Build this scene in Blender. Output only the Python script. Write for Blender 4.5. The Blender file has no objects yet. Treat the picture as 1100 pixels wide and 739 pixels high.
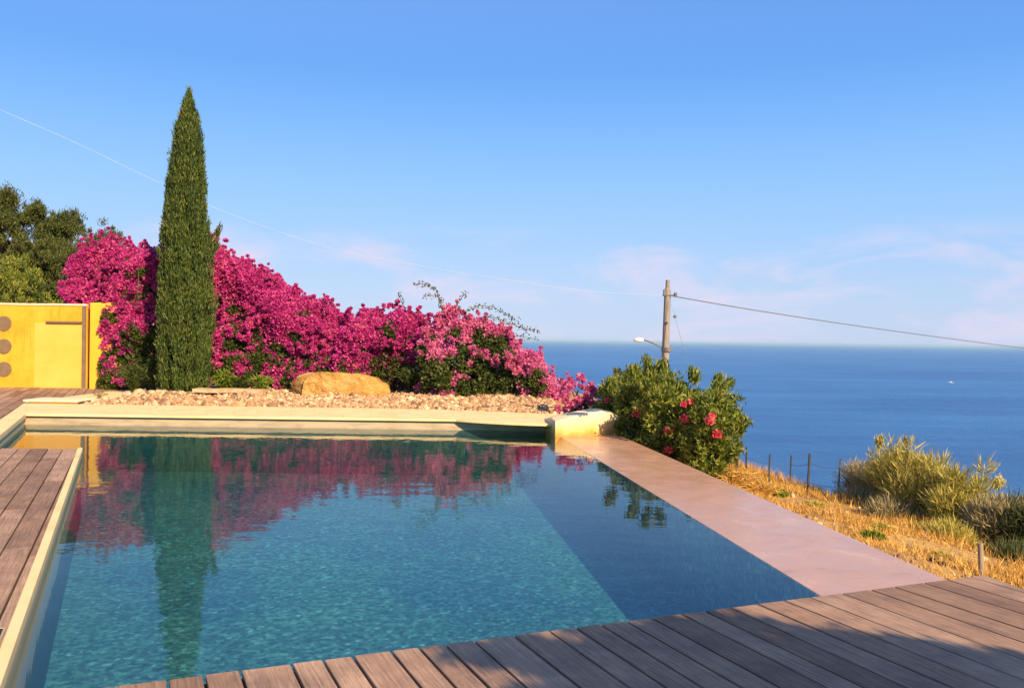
import bpy, bmesh, math, random
import numpy as np
from mathutils import Vector, Matrix, Euler, noise

scene = bpy.context.scene
COL = scene.collection
R = math.radians
rng = np.random.default_rng(7)
random.seed(7)

# ------------------------------------------------------------------ camera
F, CX, CY = 900.0, 550.0, 369.5          # focal length and centre of the 1100 x 739 photograph
CAM = Vector((0, 0, 1.55))
cam_d = bpy.data.cameras.new('camera')
cam = bpy.data.objects.new('camera', cam_d)
COL.objects.link(cam)
cam.location = CAM
cam.rotation_euler = (R(90 - 0.25), R(-0.75), 0)
cam_d.sensor_width = 36
cam_d.lens = 36 * F / 1100
cam_d.clip_start = 0.05
cam_d.clip_end = 150000
scene.camera = cam
CM = Euler((R(90 - 0.25), R(-0.75), 0)).to_matrix()


def ray(px, py):
    return CM @ Vector(((px - CX) / F, -(py - CY) / F, -1))


def at(px, py, Y):
    d = ray(px, py)
    return CAM + d * (Y / d.y)


def gz(px, py, z=0.0):
    d = ray(px, py)
    return CAM + d * ((z - CAM.z) / d.z)


# ------------------------------------------------------------------ light
SUN_AZ, SUN_EL = 33.0, 28.0               # to the right of straight behind the camera
S = Vector((math.sin(R(SUN_AZ)) * math.cos(R(SUN_EL)), -math.cos(R(SUN_AZ)) * math.cos(R(SUN_EL)), math.sin(R(SUN_EL))))
ld = bpy.data.lights.new('sun', 'SUN')
ld.energy = 5.0
ld.angle = R(0.5)
ld.color = (1.0, 0.73, 0.42)
lo = bpy.data.objects.new('sun', ld)
COL.objects.link(lo)
lo.rotation_euler = (-S).to_track_quat('-Z', 'Y').to_euler()

world = bpy.data.worlds.new('World')
scene.world = world
world.use_nodes = True
nt = world.node_tree
for n in list(nt.nodes):
    nt.nodes.remove(n)
N = nt.nodes.new
L = nt.links.new
out = N('ShaderNodeOutputWorld')
bg = N('ShaderNodeBackground')
bg.inputs['Strength'].default_value = 0.105
sky = N('ShaderNodeTexSky')
sky.sky_type = 'NISHITA'
sky.sun_disc = False
sky.sun_elevation = R(SUN_EL)
sky.sun_rotation = R(180 - SUN_AZ)
sky.altitude = 50
sky.air_density = 1.0
sky.dust_density = 0.1
sky.ozone_density = 2.0
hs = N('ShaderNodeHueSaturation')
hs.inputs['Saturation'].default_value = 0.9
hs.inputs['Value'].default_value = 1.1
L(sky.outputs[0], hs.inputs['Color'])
# sea haze: the sky pales to lavender blue towards the horizon
tc = N('ShaderNodeTexCoord')
sep = N('ShaderNodeSeparateXYZ')
L(tc.outputs['Generated'], sep.inputs[0])
hz = N('ShaderNodeValToRGB')
K = 1 / (0.105 * 1.80)
pts_ = [(0.0, (.48, .60, .85)), (0.06, (.47, .62, .90)), (0.12, (.36, .60, .97)), (0.20, (.265, .56, 1.0)), (0.30, (.125, .385, .96)), (0.45, (.08, .27, .85))]
hz.color_ramp.interpolation = 'B_SPLINE'
while len(hz.color_ramp.elements) < len(pts_): hz.color_ramp.elements.new(.5)
for e_, (p_, c_) in zip(hz.color_ramp.elements, pts_):
    e_.position = p_; e_.color = (*c_, 1)
L(sep.outputs['Z'], hz.inputs[0])
hk = N('ShaderNodeVectorMath'); hk.operation = 'SCALE'; hk.inputs['Scale'].default_value = K
L(hz.outputs[0], hk.inputs[0])
hf = N('ShaderNodeValToRGB')
hf.color_ramp.elements[0].position = 0.30; hf.color_ramp.elements[0].color = (.92, .92, .92, 1)
hf.color_ramp.elements[1].position = 0.75; hf.color_ramp.elements[1].color = (0, 0, 0, 1)
L(sep.outputs['Z'], hf.inputs[0])
hm = N('ShaderNodeMix'); hm.data_type = 'RGBA'
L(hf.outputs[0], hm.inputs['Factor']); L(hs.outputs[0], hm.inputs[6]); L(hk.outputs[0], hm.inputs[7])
# thin clouds: a band low over the sea, laid out by sky direction
mp = N('ShaderNodeMapping')
mp.inputs['Scale'].default_value = (3.2, 3.2, 11.0)
mp.inputs['Location'].default_value = (0.7, 0.35, 0.2)
L(tc.outputs['Generated'], mp.inputs[0])
cn = N('ShaderNodeTexNoise')
cn.inputs['Scale'].default_value = 1.6
cn.inputs['Detail'].default_value = 8
cn.inputs['Roughness'].default_value = 0.6
cn.inputs['Distortion'].default_value = 0.4
L(mp.outputs[0], cn.inputs['Vector'])
cr = N('ShaderNodeValToRGB')
cr.color_ramp.elements[0].position = 0.44
cr.color_ramp.elements[0].color = (0, 0, 0, 1)
cr.color_ramp.elements[1].position = 0.62
cr.color_ramp.elements[1].color = (1, 1, 1, 1)
L(cn.outputs['Fac'], cr.inputs[0])
band = N('ShaderNodeValToRGB')
b = band.color_ramp
b.elements[0].position = 0.0
b.elements[0].color = (0.75, 0.75, 0.75, 1)
b.elements[1].position = 0.135
b.elements[1].color = (0, 0, 0, 1)
e = b.elements.new(0.095); e.color = (0.9, 0.9, 0.9, 1)
e = b.elements.new(0.05); e.color = (0.8, 0.8, 0.8, 1)
L(sep.outputs['Z'], band.inputs[0])
mul = N('ShaderNodeMath'); mul.operation = 'MULTIPLY'
L(cr.outputs[0], mul.inputs[0]); L(band.outputs[0], mul.inputs[1])
mul2 = N('ShaderNodeMath'); mul2.operation = 'MULTIPLY'; mul2.inputs[1].default_value = 1.0
L(mul.outputs[0], mul2.inputs[0])
cm = N('ShaderNodeMix'); cm.data_type = 'RGBA'
L(mul2.outputs[0], cm.inputs['Factor'])
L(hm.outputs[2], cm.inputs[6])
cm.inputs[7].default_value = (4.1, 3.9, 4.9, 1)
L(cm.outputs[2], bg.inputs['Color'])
L(bg.outputs[0], out.inputs[0])

scene.view_settings.view_transform = 'Standard'
scene.view_settings.look = 'None'
scene.view_settings.gamma = 1
scene.view_settings.exposure = 0.85
scene.view_settings.use_curve_mapping = False
scene.render.engine = 'CYCLES'
scene.cycles.max_bounces = 8
scene.cycles.transparent_max_bounces = 16
scene.cycles.caustics_reflective = False
scene.cycles.caustics_refractive = False


# ------------------------------------------------------------------ helpers
def tag(o, label=None, cat=None, group=None, kind=None):
    if label: o['label'] = label
    if cat: o['category'] = cat
    if group: o['group'] = group
    if kind: o['kind'] = kind
    return o


def link(name, me, mat=None, parent=None):
    o = bpy.data.objects.new(name, me)
    COL.objects.link(o)
    if mat is not None:
        for m in (mat if isinstance(mat, (list, tuple)) else [mat]):
            me.materials.append(m)
    if parent: o.parent = parent
    return o


def empty(name, loc=(0, 0, 0)):
    o = bpy.data.objects.new(name, None)
    COL.objects.link(o)
    o.location = loc
    o.empty_display_size = 0.2
    return o


def kids_local(root, objs):
    """objs built in world coordinates; the root stands at its base: shift the meshes"""
    for o in objs:
        o.parent = root
        me = o.data
        me.transform(Matrix.Translation(-root.location))


def bm_obj(name, bm, mat, parent=None, smooth=False):
    me = bpy.data.meshes.new(name)
    bm.normal_update()
    bm.to_mesh(me)
    bm.free()
    if smooth:
        for p in me.polygons: p.use_smooth = True
    return link(name, me, mat, parent)


def np_mesh(name, co, faces_n, nv, smooth=False):
    """co (n*nv,3) vertices; one nv-gon per nv vertices"""
    me = bpy.data.meshes.new(name)
    n = len(co) // nv
    me.vertices.add(len(co))
    me.vertices.foreach_set('co', co.astype(np.float32).ravel())
    me.loops.add(len(co))
    me.loops.foreach_set('vertex_index', np.arange(len(co), dtype=np.int32))
    me.polygons.add(n)
    me.polygons.foreach_set('loop_start', np.arange(0, len(co), nv, dtype=np.int32))
    me.polygons.foreach_set('loop_total', np.full(n, nv, dtype=np.int32))
    me.update(calc_edges=True)
    return me


def unit(a):
    return a / (np.linalg.norm(a, axis=1, keepdims=True) + 1e-9)


def leaf_mesh(name, P, D, length, width, jitter=0.5, fold=0.0):
    """rhombic leaves at P pointing along D"""
    n = len(P)
    D = unit(D + rng.normal(0, jitter, (n, 3)))
    A = unit(np.cross(D, rng.normal(0, 1, (n, 3))))
    ln = (length * rng.uniform(0.6, 1.3, n))[:, None]
    wd = (width * rng.uniform(0.6, 1.3, n))[:, None]
    v = np.empty((n, 4, 3))
    v[:, 0] = P - D * ln * .5
    v[:, 1] = P + A * wd * .5 - D * ln * .05
    v[:, 2] = P + D * ln * .5
    v[:, 3] = P - A * wd * .5 - D * ln * .05
    return np_mesh(name, v.reshape(-1, 3), None, 4)


def sphere_dirs(n):
    return unit(rng.normal(0, 1, (n, 3)))


def clumps(C, rad, per, squash=0.8, shell=0.55):
    """points scattered in clumps around centres C (m,3)"""
    m = len(C)
    d = sphere_dirs(m * per)
    r = (shell + (1 - shell) * rng.random(m * per))[:, None]
    rr = np.repeat(rad, per)[:, None]
    off = d * r * rr
    off[:, 2] *= squash
    return np.repeat(C, per, axis=0) + off, d


def tube_mesh(bm, pts, radii, seg=7):
    pts = [Vector(p) for p in pts]
    rings = []
    for i, p in enumerate(pts):
        t = (pts[min(i + 1, len(pts) - 1)] - pts[max(i - 1, 0)]).normalized()
        a = t.orthogonal().normalized() if i == 0 else (rings_a - t * rings_a.dot(t)).normalized()
        rings_a = a
        bb = t.cross(a)
        r = radii[i] if hasattr(radii, '__len__') else radii
        rings.append([bm.verts.new(p + (a * math.cos(k * 2 * math.pi / seg) + bb * math.sin(k * 2 * math.pi / seg)) * r) for k in range(seg)])
    for i in range(len(rings) - 1):
        for k in range(seg):
            bm.faces.new((rings[i][k], rings[i][(k + 1) % seg], rings[i + 1][(k + 1) % seg], rings[i + 1][k]))
    bm.faces.new(rings[0][::-1]); bm.faces.new(rings[-1])


def prism(bm, poly, z0, z1):
    """poly: list of (x,y) or (x,y,ztop)"""
    area = sum(poly[i][0] * poly[(i + 1) % len(poly)][1] - poly[(i + 1) % len(poly)][0] * poly[i][1] for i in range(len(poly)))
    if area < 0: poly = poly[::-1]
    top = [bm.verts.new((p[0], p[1], p[2] if len(p) > 2 else z1)) for p in poly]
    bot = [bm.verts.new((p[0], p[1], z0)) for p in poly]
    bm.faces.new(top)
    bm.faces.new(bot[::-1])
    n = len(poly)
    for i in range(n):
        j = (i + 1) % n
        bm.faces.new((bot[i], bot[j], top[j], top[i]))


def box(bm, a, b_):
    x0, y0, z0 = a; x1, y1, z1 = b_
    prism(bm, [(x0, y0), (x1, y0), (x1, y1), (x0, y1)], z0, z1)


def bevel(o, w, seg=2):
    m = o.modifiers.new('bevel', 'BEVEL'); m.width = w; m.segments = seg; m.limit_method = 'ANGLE'
    m.angle_limit = R(40)
    return o


# ------------------------------------------------------------------ materials
def new_mat(name):
    m = bpy.data.materials.new(name)
    m.use_nodes = True
    t = m.node_tree
    return m, t, t.nodes['Principled BSDF']


def ramp(t, stops, fac=None):
    r = t.nodes.new('ShaderNodeValToRGB')
    els = r.color_ramp.elements
    while len(els) < len(stops): els.new(0.5)
    for e_, (p, c) in zip(els, stops):
        e_.position = p; e_.color = (*c, 1)
    if fac is not None: t.links.new(fac, r.inputs[0])
    return r


def tex(t, scale, detail=6, rough=0.6, vec=None, kind='Noise', dist=0.0, coord='Object'):
    c = t.nodes.new('ShaderNodeTexCoord')
    mpn = t.nodes.new('ShaderNodeMapping')
    t.links.new(c.outputs[coord], mpn.inputs[0])
    if vec: mpn.inputs['Scale'].default_value = vec
    n = t.nodes.new('ShaderNodeTex' + kind)
    n.inputs['Scale'].default_value = scale
    if kind == 'Noise':
        n.inputs['Detail'].default_value = detail
        n.inputs['Roughness'].default_value = rough
        n.inputs['Distortion'].default_value = dist
    t.links.new(mpn.outputs[0], n.inputs['Vector'])
    return n, mpn


def bump(t, p, h, strength, dist=0.02):
    bn = t.nodes.new('ShaderNodeBump')
    bn.inputs['Strength'].default_value = strength
    bn.inputs['Distance'].default_value = dist
    t.links.new(h, bn.inputs['Height'])
    t.links.new(bn.outputs[0], p.inputs['Normal'])
    return bn


def surf(name, c0, c1, scale=3, rough=0.8, bstr=0.4, bscale=40, c2=None, vec=None, bdist=0.01, spec=0.3):
    m, t, p = new_mat(name)
    n, _ = tex(t, scale, 8, 0.65, vec)
    stops = [(0.32, c0), (0.68, c1)] if c2 is None else [(0.28, c0), (0.5, c1), (0.72, c2)]
    r = ramp(t, stops, n.outputs['Fac'])
    t.links.new(r.outputs[0], p.inputs['Base Color'])
    p.inputs['Roughness'].default_value = rough
    p.inputs['Specular IOR Level'].default_value = spec
    n2, _ = tex(t, bscale, 8, 0.7)
    bump(t, p, n2.outputs['Fac'], bstr, bdist)
    return m


def leafmat(name, stops, transl=0.3, clump=0.6, clump_amt=0.5, rough=0.55, tcol=None):
    """stops: colours picked per leaf, shifted by a slow noise so that whole clumps differ"""
    m, t, p = new_mat(name)
    g = t.nodes.new('ShaderNodeNewGeometry')
    n, _ = tex(t, clump, 3, 0.5)
    mx = t.nodes.new('ShaderNodeMix'); mx.data_type = 'FLOAT'
    mx.inputs[0].default_value = clump_amt
    t.links.new(g.outputs['Random Per Island'], mx.inputs[2])
    t.links.new(n.outputs['Fac'], mx.inputs[3])
    r = ramp(t, stops, mx.outputs[0])
    t.links.new(r.outputs[0], p.inputs['Base Color'])
    p.inputs['Roughness'].default_value = rough
    p.inputs['Specular IOR Level'].default_value = 0.25
    tr = t.nodes.new('ShaderNodeBsdfTranslucent')
    t.links.new(r.outputs[0], tr.inputs['Color'])
    ms = t.nodes.new('ShaderNodeMixShader'); ms.inputs[0].default_value = transl
    t.links.new(p.outputs[0], ms.inputs[1]); t.links.new(tr.outputs[0], ms.inputs[2])
    t.links.new(ms.outputs[0], t.nodes['Material Output'].inputs[0])
    return m


def wood_planks(name, cols, rough=0.7):
    m, t, p = new_mat(name)
    g = t.nodes.new('ShaderNodeNewGeometry')
    r = ramp(t, cols, g.outputs['Random Per Island'])
    ang = math.atan2(1, -0.455)
    c = t.nodes.new('ShaderNodeTexCoord')
    rt = t.nodes.new('ShaderNodeMapping'); rt.inputs['Rotation'].default_value = (0, 0, -ang)
    sc = t.nodes.new('ShaderNodeMapping'); sc.inputs['Scale'].default_value = (0.6, 14, 14)
    t.links.new(c.outputs['Object'], rt.inputs[0]); t.links.new(rt.outputs[0], sc.inputs[0])
    gr = t.nodes.new('ShaderNodeTexNoise'); gr.inputs['Scale'].default_value = 5; gr.inputs['Detail'].default_value = 8
    gr.inputs['Roughness'].default_value = 0.7; gr.inputs['Distortion'].default_value = 0.3
    t.links.new(sc.outputs[0], gr.inputs['Vector'])
    st, _ = tex(t, 2.2, 7, 0.7)
    dk = ramp(t, [(0.3, (0.55, 0.53, 0.52)), (0.7, (1.3, 1.3, 1.3))], gr.outputs['Fac'])
    dk2 = ramp(t, [(0.3, (0.6, 0.6, 0.64)), (0.7, (1.25, 1.2, 1.12))], st.outputs['Fac'])
    m1 = t.nodes.new('ShaderNodeMix'); m1.data_type = 'RGBA'; m1.blend_type = 'MULTIPLY'; m1.inputs[0].default_value = 1
    t.links.new(r.outputs[0], m1.inputs[6]); t.links.new(dk.outputs[0], m1.inputs[7])
    m2 = t.nodes.new('ShaderNodeMix'); m2.data_type = 'RGBA'; m2.blend_type = 'MULTIPLY'; m2.inputs[0].default_value = 1
    t.links.new(m1.outputs[2], m2.inputs[6]); t.links.new(dk2.outputs[0], m2.inputs[7])
    t.links.new(m2.outputs[2], p.inputs['Base Color'])
    p.inputs['Roughness'].default_value = rough
    p.inputs['Specular IOR Level'].default_value = 0.2
    bump(t, p, gr.outputs['Fac'], 0.35, 0.006)
    return m


M = {}
M['metal'] = surf('dull_metal', (0.10, 0.10, 0.11), (0.18, 0.18, 0.19), 8, 0.5, 0.1)
M['deck'] = wood_planks('deck_wood', [(0, (0.26, 0.165, 0.118)), (0.5, (0.37, 0.245, 0.178)), (1, (0.46, 0.32, 0.24))])
M['under'] = surf('under_deck', (0.02, 0.018, 0.016), (0.04, 0.035, 0.03))
M['cream'] = surf('cream_render', (0.72, 0.52, 0.25), (0.84, 0.64, 0.34), 2.5, 0.8, 0.3, 60, c2=(0.88, 0.69, 0.38))
M['creamwhite'] = surf('pale_render', (0.66, 0.55, 0.38), (0.82, 0.72, 0.52), 2.0, 0.8, 0.3, 60, c2=(0.78, 0.58, 0.28))
M['tan'] = surf('tan_render', (0.28, 0.23, 0.15), (0.42, 0.35, 0.25), 5, 0.6, 0.3, 30, c2=(0.48, 0.41, 0.30), vec=(0.4, 0.4, 2))
M['yellow'] = surf('yellow_render', (0.62, 0.25, 0.015), (0.70, 0.36, 0.03), 0.9, 0.8, 0.5, 30, c2=(0.72, 0.42, 0.07))
t = M['yellow'].node_tree; p = t.nodes['Principled BSDF']
src = p.inputs['Base Color'].links[0].from_socket
n1, _ = tex(t, 3.0, 8, 0.7, vec=(2.2, 1, .35))
rr = ramp(t, [(0.30, (0.72, 0.62, 0.55)), (0.48, (1, 1, 1)), (0.8, (1.06, 1.05, 1.0))], n1.outputs['Fac'])
mx = t.nodes.new('ShaderNodeMix'); mx.data_type = 'RGBA'; mx.blend_type = 'MULTIPLY'; mx.inputs[0].default_value = .8
t.links.new(src, mx.inputs[6]); t.links.new(rr.outputs[0], mx.inputs[7]); t.links.new(mx.outputs[2], p.inputs['Base Color'])
M['yellow_sunlit'] = surf('yellow_render_sunlit', (0.70, 0.38, 0.025), (0.74, 0.45, 0.05), 1.2, 0.75, 0.2, 50)  # sunlit face of the pier painted in as a brighter yellow
M['door'] = surf('door_yellow', (0.68, 0.38, 0.06), (0.73, 0.45, 0.10), 1.5, 0.6, 0.1, 30)
M['brown'] = surf('brown_metal_shade', (0.14, 0.10, 0.07), (0.20, 0.15, 0.10), 6, 0.6, 0.2)  # brown of the lintel, also used for the painted pier shadow
M['disc'] = surf('disc_recess_shade', (0.15, 0.10, 0.06), (0.21, 0.15, 0.09), 6, 0.6, 0.2)  # dark tone painted in for the recess shade of the round discs
M['rock'] = surf('boulder_stone', (0.30, 0.14, 0.04), (0.62, 0.34, 0.09), 3.6, 0.9, 1.0, 9, c2=(0.72, 0.47, 0.20), bdist=0.12)
M['stone'] = surf('pale_stone', (0.30, 0.19, 0.11), (0.50, 0.34, 0.20), 5, 0.9, 0.6, 12, c2=(0.62, 0.46, 0.30))
M['pole'] = surf('pole_wood', (0.17, 0.155, 0.145), (0.31, 0.285, 0.27), 4, 0.85, 0.5, 10, vec=(6, 6, 0.6))
M['metal'] = surf('dull_metal', (0.10, 0.10, 0.11), (0.18, 0.18, 0.19), 8, 0.5, 0.1)
M['post'] = surf('grey_post_wood', (0.20, 0.16, 0.12), (0.36, 0.30, 0.24), 6, 0.85, 0.5, 20, vec=(5, 5, 0.6))
M['fencepost'] = surf('dark_fence_post', (0.035, 0.04, 0.045), (0.07, 0.075, 0.08), 6, 0.7, 0.1)
M['cable'] = surf('cable_dark', (0.10, 0.10, 0.12), (0.16, 0.16, 0.18), 3, 0.6, 0)
M['cable_pale'] = surf('cable_pale', (0.40, 0.46, 0.55), (0.50, 0.56, 0.64), 3, 0.5, 0)
M['white'] = surf('white_paint', (0.75, 0.75, 0.75), (0.82, 0.82, 0.82), 3, 0.4, 0)
M['bark'] = surf('bark', (0.09, 0.065, 0.045), (0.18, 0.14, 0.10), 6, 0.9, 0.8, 14, vec=(3, 3, 0.6))
M['stem'] = surf('green_brown_stem', (0.12, 0.12, 0.05), (0.22, 0.19, 0.10), 6, 0.8, 0.2)
M['cypress'] = leafmat('cypress_leaves', [(0.2, (0.016, 0.038, 0.011)), (0.5, (0.055, 0.092, 0.02)), (0.75, (0.14, 0.175, 0.034)), (0.9, (0.17, 0.13, 0.04))], 0.15, 2.2, 0.5)
M['pine'] = leafmat('pine_leaves', [(0.15, (0.025, 0.045, 0.012)), (0.5, (0.07, 0.09, 0.022)), (0.85, (0.15, 0.155, 0.035))], 0.2, 0.5, 0.5)
M['boug'] = leafmat('bougainvillea_bracts', [(0.12, (0.20, 0.012, 0.12)), (0.34, (0.48, 0.025, 0.26)), (0.58, (0.66, 0.065, 0.345)), (0.80, (0.76, 0.18, 0.34)), (0.95, (0.48, 0.24, 0.16))], 0.35, 1.1, 0.45)
M['boug2'] = leafmat('pale_bougainvillea_bracts', [(0.15, (0.45, 0.06, 0.26)), (0.5, (0.72, 0.17, 0.42)), (0.85, (0.80, 0.32, 0.38))], 0.35, 1.1, 0.45)
M['bleaf'] = leafmat('bougainvillea_leaves', [(0.2, (0.03, 0.05, 0.015)), (0.6, (0.07, 0.10, 0.02)), (0.9, (0.14, 0.13, 0.03))], 0.25, 1.0, 0.4)
M['ole'] = leafmat('oleander_leaves', [(0.2, (0.05, 0.095, 0.015)), (0.5, (0.15, 0.20, 0.028)), (0.85, (0.32, 0.29, 0.05))], 0.25, 1.2, 0.4)
M['oleflower'] = leafmat('oleander_flowers', [(0.2, (0.65, 0.05, 0.10)), (0.6, (0.80, 0.13, 0.16)), (0.9, (0.85, 0.28, 0.24))], 0.3, 2, 0.3)
M['broom'] = leafmat('broom_shoots', [(0.2, (0.20, 0.20, 0.04)), (0.5, (0.52, 0.45, 0.10)), (0.85, (0.78, 0.64, 0.22))], 0.3, 1.0, 0.5)
M['greybroom'] = leafmat('grey_shoots', [(0.2, (0.17, 0.15, 0.08)), (0.5, (0.36, 0.31, 0.16)), (0.85, (0.58, 0.48, 0.27))], 0.25, 1.2, 0.5)
M['darkshrub'] = leafmat('dark_shrub_leaves', [(0.2, (0.04, 0.06, 0.02)), (0.5, (0.09, 0.11, 0.035)), (0.85, (0.17, 0.17, 0.06))], 0.25, 1.0, 0.5)
M['fresh'] = leafmat('fresh_green', [(0.2, (0.07, 0.13, 0.015)), (0.5, (0.16, 0.25, 0.02)), (0.85, (0.28, 0.34, 0.04))], 0.3, 2.0, 0.3)
M['straw'] = leafmat('straw', [(0.15, (0.38, 0.20, 0.045)), (0.5, (0.62, 0.37, 0.09)), (0.85, (0.78, 0.54, 0.17))], 0.25, 0.9, 0.5)
M['olive'] = leafmat('olive_leaves', [(0.2, (0.05, 0.07, 0.03)), (0.8, (0.12, 0.14, 0.07))], 0.2, 1, 0.4)

# dry slope earth
m, t, p = new_mat('dry_earth')
n1, _ = tex(t, 0.8, 10, 0.7)
n2, _ = tex(t, 9, 8, 0.7)
r1 = ramp(t, [(0.3, (0.32, 0.18, 0.06)), (0.5, (0.52, 0.30, 0.09)), (0.7, (0.62, 0.40, 0.13))], n1.outputs['Fac'])
r2 = ramp(t, [(0.3, (0.65, 0.62, 0.6)), (0.7, (1.2, 1.2, 1.2))], n2.outputs['Fac'])
mx = t.nodes.new('ShaderNodeMix'); mx.data_type = 'RGBA'; mx.blend_type = 'MULTIPLY'; mx.inputs[0].default_value = 1
t.links.new(r1.outputs[0], mx.inputs[6]); t.links.new(r2.outputs[0], mx.inputs[7])
t.links.new(mx.outputs[2], p.inputs['Base Color']); p.inputs['Roughness'].default_value = 0.95
bump(t, p, n2.outputs['Fac'], 0.8, 0.05)
M['earth'] = m

# mosaic pool floor, caustic light painted in as bright and dark mottles
m, t, p = new_mat('pool_mosaic_caustics')
vo, _ = tex(t, 26, kind='Voronoi')
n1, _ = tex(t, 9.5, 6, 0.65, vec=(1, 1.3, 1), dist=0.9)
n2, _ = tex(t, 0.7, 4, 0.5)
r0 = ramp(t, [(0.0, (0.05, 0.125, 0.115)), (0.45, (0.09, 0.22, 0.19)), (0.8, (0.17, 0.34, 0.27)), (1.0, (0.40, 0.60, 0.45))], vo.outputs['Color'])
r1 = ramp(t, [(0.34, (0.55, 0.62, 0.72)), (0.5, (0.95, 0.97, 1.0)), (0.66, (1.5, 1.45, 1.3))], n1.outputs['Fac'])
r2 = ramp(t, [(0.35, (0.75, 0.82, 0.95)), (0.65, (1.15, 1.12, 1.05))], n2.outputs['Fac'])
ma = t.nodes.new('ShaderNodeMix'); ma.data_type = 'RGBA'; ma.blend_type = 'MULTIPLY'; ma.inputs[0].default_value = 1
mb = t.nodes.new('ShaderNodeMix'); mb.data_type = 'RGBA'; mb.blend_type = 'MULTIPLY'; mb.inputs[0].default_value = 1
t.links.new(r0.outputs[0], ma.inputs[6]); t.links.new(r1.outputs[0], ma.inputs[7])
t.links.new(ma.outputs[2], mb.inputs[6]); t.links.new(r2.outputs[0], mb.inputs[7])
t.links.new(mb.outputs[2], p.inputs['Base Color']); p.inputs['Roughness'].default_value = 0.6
M['mosaic'] = m

M['mosaic_dimmed'] = surf('dimmed_mosaic', (0.025, 0.07, 0.08), (0.06, 0.15, 0.15), 14, 0.5, 0.1, 40)  # far underwater wall: dimness below the water painted into the tile colour
# pool wall: tan render above an uneven green waterline of algae
m, t, p = new_mat('pool_side')
c = t.nodes.new('ShaderNodeTexCoord'); sp = t.nodes.new('ShaderNodeSeparateXYZ')
t.links.new(c.outputs['Object'], sp.inputs[0])
n1, _ = tex(t, 3.5, 5, 0.7)
ad = t.nodes.new('ShaderNodeMath'); ad.operation = 'MULTIPLY_ADD'; ad.inputs[1].default_value = 0.35; 
t.links.new(n1.outputs['Fac'], ad.inputs[0]); t.links.new(sp.outputs['Z'], ad.inputs[2])
r = ramp(t, [(0.0, (0.025, 0.09, 0.08)), (0.13, (0.04, 0.10, 0.05)), (0.17, (0.42, 0.37, 0.22)), (0.5, (0.52, 0.45, 0.29))], None)
sh = t.nodes.new('ShaderNodeMath'); sh.operation = 'ADD'; sh.inputs[1].default_value = 0.42
t.links.new(ad.outputs[0], sh.inputs[0]); t.links.new(sh.outputs[0], r.inputs[0])
t.links.new(r.outputs[0], p.inputs['Base Color']); p.inputs['Roughness'].default_value = 0.7
M['side'] = m

# pool water: mirror by Fresnel over a clear body
m, t, p = new_mat('pool_water')
t.nodes.remove(p)
gl = t.nodes.new('ShaderNodeBsdfGlossy'); gl.inputs['Roughness'].default_value = 0.0
trn = t.nodes.new('ShaderNodeBsdfTransparent'); trn.inputs['Color'].default_value = (0.98, 0.99, 1.0, 1)
fr = t.nodes.new('ShaderNodeLayerWeight'); fr.inputs['Blend'].default_value = 0.5
pw_ = t.nodes.new('ShaderNodeMath'); pw_.operation = 'POWER'; pw_.inputs[1].default_value = 5.0
t.links.new(fr.outputs['Facing'], pw_.inputs[0])
sch = t.nodes.new('ShaderNodeMath'); sch.operation = 'MULTIPLY_ADD'; sch.inputs[1].default_value = 0.98; sch.inputs[2].default_value = 0.02
t.links.new(pw_.outputs[0], sch.inputs[0])
n1, _ = tex(t, 2.3, 3, 0.5, vec=(1, 1.3, 1))
n2, _ = tex(t, 11, 2, 0.5, vec=(0.8, 1.2, 1))
ad = t.nodes.new('ShaderNodeMath'); ad.operation = 'MULTIPLY_ADD'; ad.inputs[1].default_value = 0.12
t.links.new(n2.outputs['Fac'], ad.inputs[0]); t.links.new(n1.outputs['Fac'], ad.inputs[2])
bn = t.nodes.new('ShaderNodeBump'); bn.inputs['Strength'].default_value = 0.22; bn.inputs['Distance'].default_value = 0.015
t.links.new(ad.outputs[0], bn.inputs['Height'])
t.links.new(bn.outputs[0], gl.inputs['Normal']); t.links.new(bn.outputs[0], fr.inputs['Normal'])
ms = t.nodes.new('ShaderNodeMixShader')
t.links.new(sch.outputs[0], ms.inputs[0]); t.links.new(trn.outputs[0], ms.inputs[1]); t.links.new(gl.outputs[0], ms.inputs[2])
t.links.new(ms.outputs[0], t.nodes['Material Output'].inputs[0])
va = t.nodes.new('ShaderNodeVolumeAbsorption')
va.inputs['Color'].default_value = (0.10, 0.64, 0.76, 1)
va.inputs['Density'].default_value = 0.36
t.links.new(va.outputs[0], t.nodes['Material Output'].inputs['Volume'])
M['water'] = m

# wet pink spillway
m, t, p = new_mat('spillway_render')
n1, _ = tex(t, 1.9, 12, 0.78, dist=.6)
r = ramp(t, [(0.28, (0.38, 0.215, 0.15)), (0.42, (0.50, 0.29, 0.19)), (0.55, (0.54, 0.315, 0.21)), (0.62, (0.60, 0.37, 0.25)), (0.78, (0.70, 0.47, 0.33))], n1.outputs['Fac'])
t.links.new(r.outputs[0], p.inputs['Base Color'])
n2, _ = tex(t, 3, 5, 0.6)
rr = ramp(t, [(0.3, (0.16, 0.16, 0.16)), (0.7, (0.34, 0.34, 0.34))], n2.outputs['Fac'])
t.links.new(rr.outputs[0], p.inputs['Roughness'])
p.inputs['Specular IOR Level'].default_value = 0.38
n3, _ = tex(t, 9, 3, 0.5)
bump(t, p, n3.outputs['Fac'], 0.15, 0.01)
M['weir'] = m

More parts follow.
